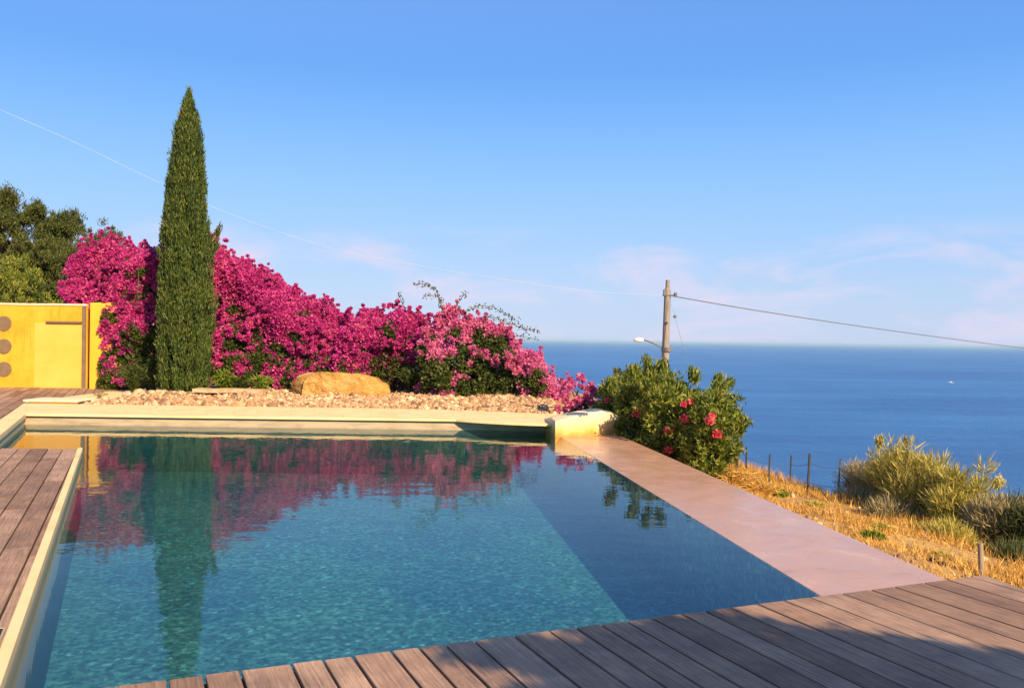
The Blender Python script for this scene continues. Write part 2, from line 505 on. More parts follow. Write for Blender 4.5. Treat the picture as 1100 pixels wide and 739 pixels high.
# sea
m, t, p = new_mat('sea_water')
p.inputs['Base Color'].default_value = (0.012, 0.055, 0.13, 1)
p.inputs['Roughness'].default_value = 0.35
p.inputs['IOR'].default_value = 1.33
n1, _ = tex(t, 0.05, 8, 0.7, vec=(1, 1.5, 1), coord='Object')
n2, _ = tex(t, 0.6, 6, 0.7, vec=(1, 1.6, 1), coord='Object')
ad = t.nodes.new('ShaderNodeMath'); ad.operation = 'MULTIPLY_ADD'; ad.inputs[1].default_value = 0.2
t.links.new(n2.outputs['Fac'], ad.inputs[0]); t.links.new(n1.outputs['Fac'], ad.inputs[2])
bump(t, p, ad.outputs[0], 1.0, 4.0)
n3, _ = tex(t, 0.0035, 8, 0.7, vec=(.6, 3, 1))
r = ramp(t, [(0.38, (0.010, 0.10, 0.34)), (0.62, (0.032, 0.175, 0.48))], n3.outputs['Fac'])
t.links.new(r.outputs[0], p.inputs['Base Color'])
M['sea'] = m

m, t, p = new_mat('stained_render')
c = t.nodes.new('ShaderNodeTexCoord'); sp = t.nodes.new('ShaderNodeSeparateXYZ')
t.links.new(c.outputs['Object'], sp.inputs[0])
n1, _ = tex(t, 6, 6, 0.7, vec=(1, 1, .5))
ad = t.nodes.new('ShaderNodeMath'); ad.operation = 'MULTIPLY_ADD'; ad.inputs[1].default_value = 0.45
t.links.new(n1.outputs['Fac'], ad.inputs[0]); t.links.new(sp.outputs['Z'], ad.inputs[2])
r = ramp(t, [(0.12, (0.52, 0.27, 0.06)), (0.24, (0.74, 0.47, 0.16)), (0.34, (0.78, 0.60, 0.34)), (0.55, (0.84, 0.71, 0.48))], ad.outputs[0])
t.links.new(r.outputs[0], p.inputs['Base Color']); p.inputs['Roughness'].default_value = .85
n2, _ = tex(t, 25, 8, 0.7); bump(t, p, n2.outputs['Fac'], 0.5, 0.01)
M['stained'] = m

# ------------------------------------------------------------------ layout lines
ZW = -0.10            # water level
DEPTH = 0.85
ZF = ZW - DEPTH
ZC = 0.09             # coping level


class Line:
    def __init__(s, a, b_): s.a, s.b = a, b_; s.d = (b_ - a)
    def x(s, y): return s.a.x + s.d.x * (y - s.a.y) / s.d.y
    def y(s, x): return s.a.y + s.d.y * (x - s.a.x) / s.d.x


WI = Line(gz(880, 640, ZW), gz(611, 475, ZW))       # inner edge of the spillway
WO = Line(gz(1015, 622, ZW), gz(662, 466, ZW))      # outer edge of the spillway
YF = 15.34                                          # far side of the pool
LE = Line(gz(6, 720, 0.02), gz(88, 483, 0.02))      # left deck, pool side
BL = Line(gz(0, 467, ZC), gz(27, 445, ZC))          # back left coping, pool side
BO = Line(gz(0, 451, ZC), gz(29, 430.5, ZC))        # back left coping, outer side
YL = gz(60, 482, 0.0).y                             # back edge of the left deck
FD = Line(gz(200, 727, 0.0), gz(880, 640, 0.0))     # front deck, pool side
FR = Line(gz(1065, 620, 0.0), gz(1100, 632.5, 0.0)) # front deck, right side
print('WI', WI.a, WI.b, 'WO', WO.a, WO.b)
print('LE', LE.a, LE.b, 'BL', BL.a, BL.b, 'BO', BO.a, BO.b, 'YL', YL)
print('FD', FD.a, FD.b, 'FR', FR.a, FR.b)
fdc = FR.a
BD = Vector((-0.455, 1)).normalized()               # direction of the deck boards
BN = Vector((BD.y, -BD.x))                          # across them, to the right


def clip(poly, n, c_):
    """keep the part of a convex polygon with n.p <= c_"""
    res = []
    for i in range(len(poly)):
        a, b2 = poly[i], poly[(i + 1) % len(poly)]
        da, db = n.dot(a) - c_, n.dot(b2) - c_
        if da <= 0: res.append(a)
        if da * db < 0: res.append(a + (b2 - a) * (da / (da - db)))
    return res


def inside_poly(p_, poly):
    c_ = False
    for i in range(len(poly)):
        a, b2 = poly[i], poly[i - 1]
        if (a.y > p_.y) != (b2.y > p_.y) and p_.x < (b2.x - a.x) * (p_.y - a.y) / (b2.y - a.y) + a.x: c_ = not c_
    return c_


def planks(name, poly, bounds, z, gap=0.015, thick=0.03, joint=True):
    bm = bmesh.new()
    sc_bm = []
    for i in range(len(bounds) - 1):
        p_ = clip(poly, BN, bounds[i + 1] - gap / 2)
        p_ = clip(p_, -BN, -(bounds[i] + gap / 2))
        if len(p_) < 3: continue
        s0, s1 = min(BD.dot(q) for q in p_), max(BD.dot(q) for q in p_)
        cuts = [s0 - 1]
        s = s0 + random.uniform(0.5, 3.5)
        while s < s1 and joint:
            cuts.append(s); s += random.uniform(2.4, 3.6)
        cuts.append(s1 + 1)
        for a, b2 in zip(cuts, cuts[1:]):
            q = clip(clip(p_, BD, b2 - 0.002), -BD, -(a + 0.002))
            if len(q) < 3: continue
            dz = random.uniform(-0.0015, 0.0015)
            prism(bm, [(v.x, v.y) for v in q], z - thick, z + dz)
            # screw heads, two on each joist
            w_b = bounds[i + 1] - bounds[i]
            s_lo, s_hi = min(BD.dot(v) for v in q), max(BD.dot(v) for v in q)
            for js in np.arange(math.ceil(max(s_lo, 0) / .5) * .5, min(s_hi, 14), .5):
                if js < s_lo + .04 or js > s_hi - .04: continue
                for off in (.28, .72):
                    c2 = BN * (bounds[i] + w_b * off) + BD * (js + random.uniform(-.008, .008))
                    if all(True for _ in [0]) and inside_poly(c2, q):
                        sc_bm.append((c2.x, c2.y, z + dz + .0006))
    o = bm_obj(name, bm, M['deck'])
    bevel(o, 0.003, 1)
    sb = bmesh.new()
    for x_, y_, z_ in sc_bm:
        sb.faces.new([sb.verts.new((x_ + .0045 * math.cos(k * 1.0472), y_ + .0045 * math.sin(k * 1.0472), z_)) for k in range(6)])
    so = bm_obj('screws', sb, M['metal'], o)
    o['kind'] = 'structure'
    return o


def V2(v): return Vector((v.x, v.y))


# front deck
dirFD = (V2(FD.b) - V2(FD.a)).normalized()
dirFR = (V2(FR.b) - V2(FR.a)).normalized()
# corner where the two edges meet
x_ = V2(FD.a); det = dirFD.x * -dirFR.y + dirFR.x * dirFD.y
w = V2(FR.a) - x_
tt = (w.x * -dirFR.y + dirFR.x * w.y) / det
CR = x_ + dirFD * tt
print('corner', CR)
poly_front = [CR, CR - dirFD * 14, CR - dirFD * 14 + Vector((1.5, -9)), CR + dirFR * 9 + Vector((0, -2)), CR + dirFR * 6]
poly_front = [CR, CR - dirFD * 14, Vector((-10, -5)), Vector((6.5, -5)), CR + dirFR * 4.0]
edge_px = [121, 180, 219, 258, 313, 347, 379, 420, 450, 478, 509, 552, 590, 618, 645, 673, 700, 732, 757, 785, 814, 843, 870, 904, 935, 960, 992, 1017, 1042]
bds = []
for x in edge_px:
    yy = 727 + (x - 200) * (640 - 727) / 680
    bds.append(BN.dot(V2(gz(x, yy, 0))))
print('widths', [round(b2 - a, 3) for a, b2 in zip(bds, bds[1:])])
while bds[-1] < 12: bds.append(bds[-1] + random.choice([.14, .16, .19]))
while bds[0] > -14: bds.insert(0, bds[0] - random.choice([.14, .16, .19]))
front = planks('wooden_deck', poly_front, bds, 0.0, joint=False)
tag(front, 'weathered brown timber deck in the foreground with part of it in shade')
bm = bmesh.new()
inset = 0.03
pf = [p_ - dirFD.orthogonal() * 0 for p_ in poly_front]
nrm = Vector((-dirFD.y, dirFD.x))
pf2 = clip(poly_front, nrm, nrm.dot(CR) - 0.02)
prism(bm, [(v.x, v.y) for v in pf2], -1.2, -0.034)
bm_obj('deck_base', bm, M['under'])['kind'] = 'structure'

# left deck
dLE = (V2(LE.b) - V2(LE.a)).normalized()
nLE = Vector((dLE.y, -dLE.x))
cLE = nLE.dot(V2(LE.a))
CW = 0.06
big = [Vector((-16, YL)), Vector((4, YL)), Vector((4, -4)), Vector((-16, -4))]
cFD = nrm.dot(CR) + 0.012
pl = clip(big, nLE, cLE - CW - 0.004)
pl = clip(pl, -nrm, -cFD)
bl_ = [BN.dot(V2(gz(x, 482, 0))) for x in (20, 34, 52, 68, 84)]
while bl_[0] > -18: bl_.insert(0, bl_[0] - random.choice([.17, .2, .22]))
while bl_[-1] < 6: bl_.append(bl_[-1] + 0.2)
leftd = planks('wooden_deck', pl, bl_, 0.0)
tag(leftd, 'brown timber deck beside the left edge of the pool')
bm = bmesh.new()
prism(bm, [(v.x, v.y) for v in clip(pl, Vector((0, 1)), YL - 0.02)], -1.2, -0.034)
bm_obj('deck_base', bm, M['under'])['kind'] = 'structure'
# coping and wall of the left deck
pc = clip(clip(clip(big, nLE, cLE), -nLE, -(cLE - CW)), -nrm, -(cFD))
bm = bmesh.new(); prism(bm, [(v.x, v.y) for v in pc], -0.045, 0.02)
bevel(bm_obj('coping', bm, M['cream']), 0.006)['kind'] = 'structure'
bm = bmesh.new()
pc2 = clip(clip(clip(big, nLE, cLE - 0.012), -nLE, -(cLE - CW)), Vector((0, 1)), YL - 0.012)
prism(bm, [(v.x, v.y) for v in pc2], ZF - 0.1, -0.045)
bm_obj('pool_wall', bm, M['side'])['kind'] = 'structure'
# end wall of the left deck facing the far side
bm = bmesh.new()
xl = LE.x(YL) - 0.03
prism(bm, [(-14, YL - 0.06), (xl - CW - .02, YL - 0.06), (xl - CW - .02, YL - 0.005), (-14, YL - 0.005)], ZF - 0.1, -0.032)
bm_obj('pool_wall', bm, M['side'])['kind'] = 'structure'

# far-left corner of the water and coping
def meet(l, y): return Vector((l.x(y), y))
FLC = meet(BL, YF)
dBL = (V2(BL.b) - V2(BL.a)).normalized()
B0 = FLC - dBL * 9
O1 = meet(BO, BO.b.y)
dBO = (V2(BO.b) - V2(BO.a)).normalized()
# keep outer line parallel to the inner
outer0 = O1 - dBL * 12
bm = bmesh.new()
prism(bm, [(B0.x, B0.y), (FLC.x, FLC.y), (O1.x, O1.y), (outer0.x, outer0.y)], 0.0, ZC)
o = bm_obj('coping', bm, M['cream']); bevel(o, 0.01); o['kind'] = 'structure'
bm = bmesh.new()
nb = Vector((-dBL.y, dBL.x))
a0, a1 = B0 + nb * 0.02, FLC + nb * 0.02
prism(bm, [(a0.x, a0.y), (a1.x, a1.y), (a1.x + nb.x * .3, a1.y + nb.y * .3), (a0.x + nb.x * .3, a0.y + nb.y * .3)], ZF - .1, -0.004)
bm_obj('pool_wall', bm, M['side'])['kind'] = 'structure'

# far coping: straight run then a rounded lip that overhangs the water
XR0 = at(490, 450, YF).x
XR1 = at(597, 450, YF).x
YB = at(300, 435, 17.5).y
ybk = gz(300, 435.5, ZC + .03).y
print('far coping back', ybk)
front_pts = [(FLC.x, YF)]
front_pts += [(XR0, YF)]
for i in range(1, 13):
    f = i / 12
    front_pts.append((XR0 + (XR1 - XR0) * f, YF - 0.62 * math.sin(f * math.pi * 0.52) ** 0.9))
XE = at(664, 446, 14.9).x
back = [(XR1 + .25, front_pts[-1][1]), (XR1 + .25, ybk - .9), (XR0 + .6, ybk - 0.25), (XR0 - 1.0, ybk), (O1.x + 0.2, ybk), (O1.x, O1.y)]
bm = bmesh.new()
fr_l = [(FLC.x, YF)] + [(FLC.x + (XR0 - FLC.x) * k / 8, YF) for k in range(1, 8)] + front_pts[1:] + [(XR1 + .25, front_pts[-1][1])]
def back_y(x): return float(np.interp(x, [O1.x, O1.x + .6, XR0 - 1.0, XR0 + .6, XR1 + .25], [O1.y, ybk + .05, ybk, ybk - .25, ybk - .9]))
xk = [O1.x + (x - FLC.x) * (XR1 + .25 - O1.x) / (XR1 + .25 - FLC.x) for x, y in fr_l]
top_f = [bm.verts.new((x, y, ZC)) for x, y in fr_l]; bot_f = [bm.verts.new((x, y, 0.048)) for x, y in fr_l]
top_b = [bm.verts.new((x, back_y(x), ZC)) for x in xk]; bot_b = [bm.verts.new((x, back_y(x), 0.048)) for x in xk]
for k in range(len(fr_l) - 1):
    bm.faces.new((top_f[k], top_f[k + 1], top_b[k + 1], top_b[k]))
    bm.faces.new((bot_f[k], bot_b[k], bot_b[k + 1], bot_f[k + 1]))
    bm.faces.new((bot_f[k], bot_f[k + 1], top_f[k + 1], top_f[k]))
    bm.faces.new((bot_b[k], top_b[k], top_b[k + 1], bot_b[k + 1]))
bm.faces.new((bot_f[0], top_f[0], top_b[0], bot_b[0]))
bm.faces.new((bot_f[-1], bot_b[-1], top_b[-1], top_f[-1]))
o = bm_obj('coping', bm, M['cream']); bevel(o, 0.006); o['kind'] = 'structure'
# wall below it
bm = bmesh.new()
prism(bm, [(FLC.x - .2, YF + 0.07), (XR1 + .2, YF + 0.07), (XR1 + .2, YF + 0.3), (FLC.x - .2, YF + 0.3)], ZW - .02, 0.047)
bm_obj('pool_wall', bm, M['tan'])['kind'] = 'structure'
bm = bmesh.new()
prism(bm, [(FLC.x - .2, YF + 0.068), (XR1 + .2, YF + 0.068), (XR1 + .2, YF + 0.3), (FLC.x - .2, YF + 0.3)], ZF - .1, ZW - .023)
bm_obj('pool_wall', bm, M['mosaic_dimmed'])['kind'] = 'structure'
# low kerb between coping and gravel
# stepped slab at the left end of the far coping
bm = bmesh.new()
xa, xb = at(29, 431, 17.7).x, at(88, 431, 17.7).x
box(bm, (xa, 17.55, 0.135), (xb, 18.3, 0.175))
st = empty('step', ((xa + xb) / 2, 17.9, ZC))
s1 = bm_obj('slab', bm, M['creamwhite']); bevel(s1, .008)
bm = bmesh.new()
box(bm, (xa + .08, 17.64, ZC - .03), (xb - .06, 18.25, 0.133))
s2 = bm_obj('riser', bm, M['cream'])
kids_local(st, [s1, s2])
tag(st, 'low rendered step at the far left pool corner before the yellow wall', 'step')

# end block of the far wall, with a rounded top
bx = [gz(596, 469.5, ZW), gz(646, 467.5, ZW), gz(665, 466, ZW)]
bm = bmesh.new()
N_ = 14
pts_f = []
xL, xRt = bx[0].x, bx[2].x
for i in range(N_ + 1):
    f = i / N_
    x = xL + (xRt - xL) * f
    y = bx[0].y + (bx[2].y - bx[0].y) * f - 0.10 * math.sin(f * math.pi)
    z = 0.17 + 0.15 * math.sin(min(1, f * 1.35) * math.pi / 2) - 0.10 * max(0, f - .75) / .25
    pts_f.append((x, y, z))
rows = []
prof = [(0, ZF - .3, True), (0, -0.04, False), (0.0, -0.03, False), (0.03, 0.0, False), (0.12, 0.0, False), (0.45, 0, False), (1.0, 0, False), (1.6, 0, False)]
for j, (dy, dz, low) in enumerate(prof):
    row = []
    for i, (x, y, z) in enumerate(pts_f):
        if low: zz = dz
        elif j == 1: zz = z - .05
        elif j == 2: zz = z - .02
        elif j >= 5: zz = z + (0.02 if j == 5 else (-.05 if j == 6 else -.12))
        else: zz = z
        row.append(bm.verts.new((x + dy * -0.12, y + dy, zz)))
    rows.append(row)
for j in range(len(rows) - 1):
    for i in range(N_):
        bm.faces.new((rows[j][i], rows[j][i + 1], rows[j + 1][i + 1], rows[j + 1][i]))
for side in (0, -1):
    vs = [r_[side] for r_ in rows]
    vb = bm.verts.new((vs[-1].co.x, vs[-1].co.y, ZF - .3))
    f_ = vs + [vb]
    bm.faces.new(f_ if side == -1 else f_[::-1])
bmesh.ops.recalc_face_normals(bm, faces=bm.faces)
o = bm_obj('low_wall', bm, M['stained'], smooth=False)
tag(o, 'thick cream rendered low wall end with rounded top between pool corner and oleander', 'wall')
bevel(o, .02)

# ------------------------------------------------------------------ spillway, floor, water
ynear = 2.0
bm = bmesh.new()
pa = [(WI.x(ynear) + .007, ynear), (WI.x(15.0) + .007, 15.0), (WO.x(15.2), 15.2), (WO.x(ynear), ynear)]
prism(bm, pa, -0.42, ZW + 0.003)
o = bm_obj('spillway', bm, M['weir']); o['kind'] = 'structure'
bevel(o, .004)
bm = bmesh.new()
prism(bm, [(WI.x(ynear) + .002, ynear), (WI.x(15.4) + .002, 15.4), (WI.x(15.4) + .006, 15.4), (WI.x(ynear) + .006, ynear)], ZF - .1, ZW - 0.003)
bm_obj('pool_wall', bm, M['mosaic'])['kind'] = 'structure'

floor_poly = [(WI.x(0.5) + .2, 0.5), (WI.x(16) + .2, 16), (-14, 16), (-14, 0.5)]
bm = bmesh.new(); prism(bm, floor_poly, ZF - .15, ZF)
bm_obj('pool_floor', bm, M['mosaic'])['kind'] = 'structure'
wp = [(WI.x(1.0), 1.0), (WI.x(YF + .05), YF + .05), (FLC.x, YF + .03)]
wp += [(B0.x - .02, B0.y), (LE.x(YL) - 3, YL - 3)]
wp = [Vector(p_) for p_ in [(WI.x(1.2) + .015, 1.2), (WI.x(YF + .10) + .015, YF + .10), (FLC.x - .02, YF + .10), (FLC.x - dBL.x * 6 - .05, YF - dBL.y * 6), (LE.x(YL) - 3.4, YL - .03), (LE.x(YL) - .03, YL - .03), (LE.x(1.2) - .03, 1.2)]]
bm = bmesh.new()
prism(bm, [(v.x, v.y) for v in wp], ZF - .06, ZW)
bmesh.ops.triangulate(bm, faces=bm.faces)
bmesh.ops.recalc_face_normals(bm, faces=bm.faces)
bm_obj('pool_water', bm, M['water'])['kind'] = 'structure'

# back left deck
pbk = [O1, outer0, outer0 + Vector((-8, 0)), Vector((O1.x - 12, 25.2)), Vector((O1.x + 2.6, 25.2)), Vector((O1.x + 2.2, ybk + .6)), Vector((O1.x, ybk + .6))]
bb = [BN.dot(V2(O1)) + k * 0.2 for k in range(-90, 40)]
pbk2 = [O1 - Vector((.01, 0)), outer0 - Vector((.01, 0)), outer0 + Vector((-8, 0)), Vector((O1.x - 12, 25.2)), Vector((O1.x, 25.2))]
bd = planks('wooden_deck', pbk2, bb, 0.085)
tag(bd, 'brown timber deck in the far left in front of the yellow wall')
bm = bmesh.new()
box(bm, (O1.x + .01, O1.y + .02, -.3), (O1.x + 3.2, 25.2, 0.07))
bm_obj('pavement', bm, M['cream'])['kind'] = 'structure'

# hatch at the left edge
hp = gz(3, 684, 0.0)
bm = bmesh.new()
hx = V2(hp)
u_, v_ = BN, BD
def quad(c0, a, b2, z0, z1, bm_):
    pts = [c0 + u_ * s * a + v_ * q * b2 for s, q in ((-1, -1), (1, -1), (1, 1), (-1, 1))]
    prism(bm_, [(p_.x, p_.y) for p_ in pts], z0, z1)
hc = nLE * 0
corner = V2(gz(9, 674, 0.0))
hcen = corner - u_ * 0.2 - v_ * 0.2
hr = empty('deck_hatch', (hcen.x, hcen.y, 0.002))
quad(hcen, .18, .18, 0.0025, 0.006, bm)
h1 = bm_obj('lid', bm, M['under'])
bm = bmesh.new()
for s in (-1, 1):
    quad(hcen + u_ * s * .187, .006, .193, 0.0025, 0.009, bm)
    quad(hcen + v_ * s * .187, .18, .006, 0.0025, 0.009, bm)
h2 = bm_obj('frame', bm, M['tan'])
kids_local(hr, [h1, h2])
tag(hr, 'dark square hatch with pale metal frame set in the left timber deck', 'hatch')

# ------------------------------------------------------------------ terrain and sea
ed_y = [-60, 0, 9.5, 11.2, 13.3, 15.4, 18, 24, 35, 60, 100, 200]
ed_x = [10, 7.0, 5.8, 5.6, 5.2, 4.3, 3.0, 1.6, -0.8, -8, -30, -120]
def edge(y): return np.interp(y, ed_y, ed_x)
SEA = -45.0

def woz(y): return WO.a.x + WO.d.x * (y - WO.a.y) / WO.d.y

def tz(x, y):
    x = np.asarray(x, float); y = np.asarray(y, float)
    base = -0.48 - 0.125 * np.clip(x - woz(y), 0, 4)
    # plateau at the far side
    far = np.clip((y - 17.2) / 1.0, 0, 1)
    plate = 0.02 + 0.015 * np.clip(y - 17.8, 0, 6)
    base = base * (1 - far) + plate * far
    leftrise = np.clip((-x - 14) / 40, 0, 1) * 5 * np.clip((y - 20) / 20, 0, 1)
    base = base + leftrise
    s = x - edge(y)
    fall = np.where(s > 0, -(0.65 * s) * np.clip(s / .5, 0, 1), 0)
    z = base + fall
    # hollow under pool and decks
    ins = np.clip((woz(y) - 0.15 - x) / 0.5, 0, 1) * np.clip((16.9 - y) / 0.3, 0, 1)
    z = z * (1 - ins) + (-1.6) * ins
    ins2 = np.clip((25.2 - y) / .5, 0, 1) * np.clip((-5 - x) / .5, 0, 1)
    z = np.where(ins2 > 0, np.minimum(z, -0.3 * ins2 + z * (1 - ins2)), z)
    z = z + np.clip((x - woz(y)) * 2, 0, 1) * 0.03 * np.sin(x * 2.1 + y * .7) * np.sin(y * 1.7)
    return np.maximum(z, SEA - 3)

xs = np.unique(np.concatenate([np.linspace(-600, -60, 28), np.linspace(-60, -10, 26), np.arange(-10, 14, 0.2), np.linspace(14, 60, 47), np.linspace(60, 240, 30)]))
ys = np.unique(np.concatenate([np.linspace(-200, -30, 14), np.linspace(-30, 0, 16), np.arange(0, 30, 0.25), np.linspace(30, 80, 50), np.linspace(80, 500, 40)]))
X, Y = np.meshgrid(xs, ys)
Z = tz(X, Y)
me = bpy.data.meshes.new('terrain')
nx, ny = len(xs), len(ys)
verts = np.stack([X.ravel(), Y.ravel(), Z.ravel()], 1)
idx = np.arange(nx * ny).reshape(ny, nx)
fc = np.stack([idx[:-1, :-1], idx[:-1, 1:], idx[1:, 1:], idx[1:, :-1]], -1).reshape(-1, 4)
me.from_pydata(verts.tolist(), [], fc.tolist())
for p_ in me.polygons: p_.use_smooth = True
link('terrain', me, M['earth'])['kind'] = 'structure'

bm = bmesh.new()
box(bm, (-40000, -40000, SEA - 1), (40000, 60000, SEA))
bm_obj('sea', bm, M['sea'])['kind'] = 'structure'


def tzs(x, y): return float(tz(x, y))


# gravel bed
bm = bmesh.new()
gx0, gx1 = at(98, 430, 18).x, at(600, 430, 18).x
cols_ = 40
def gback(x): return 23.5
def gravel_z(x, y): return 0.085 + 0.015 * np.clip(y - ybk, 0, 6) + 0.02 * np.sin(3 * x + y) * np.clip(y - ybk, 0, 1)
gr = []
for i in range(cols_ + 1):
    x = gx0 + (gx1 - gx0) * i / cols_
    y0 = ybk - 0.02 if x < XR0 - 1.0 else ybk - 0.02 - (x - XR0 + 1.0) * 0.30
    row = []
    y0 -= .4
    for j in range(11):
        y = y0 + (23.5 - y0) * j / 10
        row.append(bm.verts.new((x, y, float(gravel_z(x, y)))))
    gr.append(row)
for i in range(cols_):
    for j in range(10):
        bm.faces.new((gr[i][j], gr[i + 1][j], gr[i + 1][j + 1], gr[i][j + 1]))
o = bm_obj('ground', bm, M['stone'], smooth=True); o['kind'] = 'structure'


def stone_bm(bm, c_, r_, sc, seed, sub=2, rough=0.35):
    res = bmesh.ops.create_icosphere(bm, subdivisions=sub, radius=1)
    off = Vector((seed * 3.1, seed * 1.7, seed * .9))
    rot = Matrix.Rotation(random.uniform(0, 6.28), 3, 'Z')
    for v in res['verts']:
        n_ = noise.noise(v.co * 1.3 + off) * rough + noise.noise(v.co * 3.5 + off) * rough * .35
        v.co = v.co * (1 + n_)
        v.co.z = max(v.co.z, -0.45)
        co = rot @ Vector((v.co.x * sc[0], v.co.y * sc[1], v.co.z * sc[2]))
        v.co = co * r_ + Vector(c_)


# pebbles: nobody could count them
base_bm = bmesh.new()
NP = 17000
px_ = rng.uniform(gx0, gx1, NP); py_ = 17.6 + (22.6 - 17.6) * rng.random(NP) ** 1.3
py_ = py_ - np.where(px_ > XR0 - 1, (px_ - XR0 + 1) * .30, 0) + 0.03
ico = bmesh.new(); bmesh.ops.create_icosphere(ico, subdivisions=1, radius=1)
iv = np.array([v.co[:] for v in ico.verts]); ifc = np.array([[v.index for v in f.verts] for f in ico.faces]); ico.free()
rad = rng.gamma(1.5, 0.0095, NP) + 0.010
vv = iv[None] * (rad[:, None, None] * rng.uniform(.6, 1.3, (NP, 1, 3))) * (1 + rng.normal(0, .12, (NP, len(iv), 1)))
pos = np.stack([px_, py_, gravel_z(px_, py_) + rad * .3], 1)
vv = vv + pos[:, None]
tri = (ifc[None] + (np.arange(NP) * len(iv))[:, None, None])
co = vv.reshape(-1, 3)[tri.reshape(-1)]
m_, t_, p_ = new_mat('gravel_stone')
g_ = t_.nodes.new('ShaderNodeNewGeometry')
t_.links.new(ramp(t_, [(0, (0.14, 0.085, 0.055)), (0.35, (0.36, 0.21, 0.11)), (0.75, (0.50, 0.32, 0.18)), (1, (0.68, 0.52, 0.34))], g_.outputs['Random Per Island']).outputs[0], p_.inputs['Base Color'])
p_.inputs['Roughness'].default_value = .9
me = bpy.data.meshes.new('gravel')
me.from_pydata(vv.reshape(-1, 3).tolist(), [], tri.reshape(-1, 3).tolist())
link('gravel', me, m_)
tag(bpy.data.objects['gravel'], 'pale orange gravel and small rubble behind the pool coping', 'gravel', kind='stuff')

# larger stones along the bed
sp_px = [(112, 428), (137, 424), (150, 422), (163, 423), (171, 422), (187, 424), (193, 420), (214, 427), (238, 427), (262, 428), (277, 429), (301, 430), (322, 431), (352, 431), (385, 431), (408, 430), (437, 427), (455, 428), (470, 429), (498, 431), (512, 430), (528, 432)]
for k, (a, b2) in enumerate(sp_px):
    bm = bmesh.new()
    r_ = random.uniform(.05, .12) * (1.15 if a < 200 else .85)
    c_ = gz(a, b2 + 1, 0.12)
    stone_bm(bm, (0, 0, 0), r_, (1.2, 1, .75), k + 1)
    o = bm_obj('stone', bm, M['stone'], smooth=False)
    o.location = (c_.x, c_.y, float(gravel_z(c_.x, c_.y)) + r_ * .3)
    tag(o, 'pale rough stone lying on the gravel bed behind the pool', 'stone', 'loose stones on the gravel bed')
for k, (a, b2, lab) in enumerate([(132, 426, None), (258, 424, None)]):
    pass
# flat slab stone
c_ = at(252, 423, 20.5)
bm = bmesh.new()
box(bm, (-.95, -.2, 0), (.75, .25, .09))
bmesh.ops.subdivide_edges(bm, edges=bm.edges, cuts=4, use_grid_fill=True)
for v in bm.verts: v.co += noise.noise_vector(v.co * 3) * .03
o = bm_obj('stone_slab', bm, M['stone']); o.location = (c_.x, c_.y, float(gravel_z(c_.x, c_.y)) + .05)
tag(o, 'long flat pale stone slab lying on the gravel left of the big orange boulder', 'stone')
# boulder
bm = bmesh.new()
c_ = gz(358, 425, 0.13)
prof_px = [(302, 410), (304, 406), (318, 403), (340, 402), (362, 402), (382, 403), (398, 405), (410, 409), (416, 413), (413, 419), (400, 423)]
YR = c_.y
gzb = float(gravel_z(c_.x, c_.y)) - .04
plan = [(at(303, 412, YR).x, YR + .75), (at(323, 412, YR).x, YR + .02), (at(350, 412, YR).x, YR - .05), (at(395, 412, YR).x, YR + .08), (at(416, 412, YR).x, YR + .45), (at(408, 412, YR).x, YR + 1.0), (at(340, 412, YR).x, YR + 1.25)]
topx = [at(a_, b2, YR).x for a_, b2 in prof_px[:9]]
topz = [at(a_, b2, YR).z for a_, b2 in prof_px[:9]]
prism(bm, plan, gzb, gzb + .5)
side = [f for f in bm.faces if abs(f.normal.z) < .5]
bmesh.ops.triangulate(bm, faces=[f for f in bm.faces if len(f.verts) > 4])
bmesh.ops.subdivide_edges(bm, edges=bm.edges, cuts=7, use_grid_fill=True)
bmesh.ops.triangulate(bm, faces=bm.faces)
pcx = sum(p_[0] for p_ in plan) / 7; pcy = sum(p_[1] for p_ in plan) / 7
for v in bm.verts:
    h_ = (v.co.z - gzb) / .5
    zt = float(np.interp(v.co.x, topx, topz))
    v.co.z = gzb + (zt - gzb) * h_
    k_ = 1 - .10 * h_ ** 3 - .07 * (1 - h_) ** 2
    v.co.x = pcx + (v.co.x - pcx) * k_; v.co.y = pcy + (v.co.y - pcy) * k_
    c0 = v.co.copy()
    v.co += noise.noise_vector(c0 * 1.5) * .09 + noise.noise_vector(c0 * 4.5) * .045 + noise.noise_vector(c0 * 14) * .015
    v.co.z += -abs(noise.noise(Vector((c0.x * 2.2, c0.y * .4, c0.z * 7)))) * .05
bmesh.ops.recalc_face_normals(bm, faces=bm.faces)
o = bm_obj('boulder', bm, M['rock'])
tag(o, 'large long orange sandstone boulder lying on the gravel behind the pool', 'boulder')

# ------------------------------------------------------------------ yellow wall with door
YWL = 23.0
wx0, wx1 = at(-60, 400, YWL).x, at(93, 400, YWL).x
zt = at(40, 328, YWL).z
root = empty('garden_wall', ((wx0 + wx1) / 2, YWL, 0.08))
bm = bmesh.new(); box(bm, (wx0, YWL, 0.05), (wx1, YWL + .25, zt))
w1 = bm_obj('wall', bm, M['yellow'])
bm = bmesh.new(); box(bm, (wx0, YWL - .03, zt + .002), (wx1, YWL + .28, zt + .05))
w2 = bm_obj('capping', bm, M['creamwhite'])
# pier
pxr = at(124, 400, 22.65).x
pxl = at(93.5, 400, 22.65).x
bm = bmesh.new()
prism(bm, [(pxl, 22.75), (pxr, 22.70), (pxr, 23.4), (pxl, 23.4)], 0.0, at(100, 325, 22.7).z)
w3 = bm_obj('pier', bm, M['yellow_sunlit']); bevel(w3, .03)
parts = [w1, w2, w3]
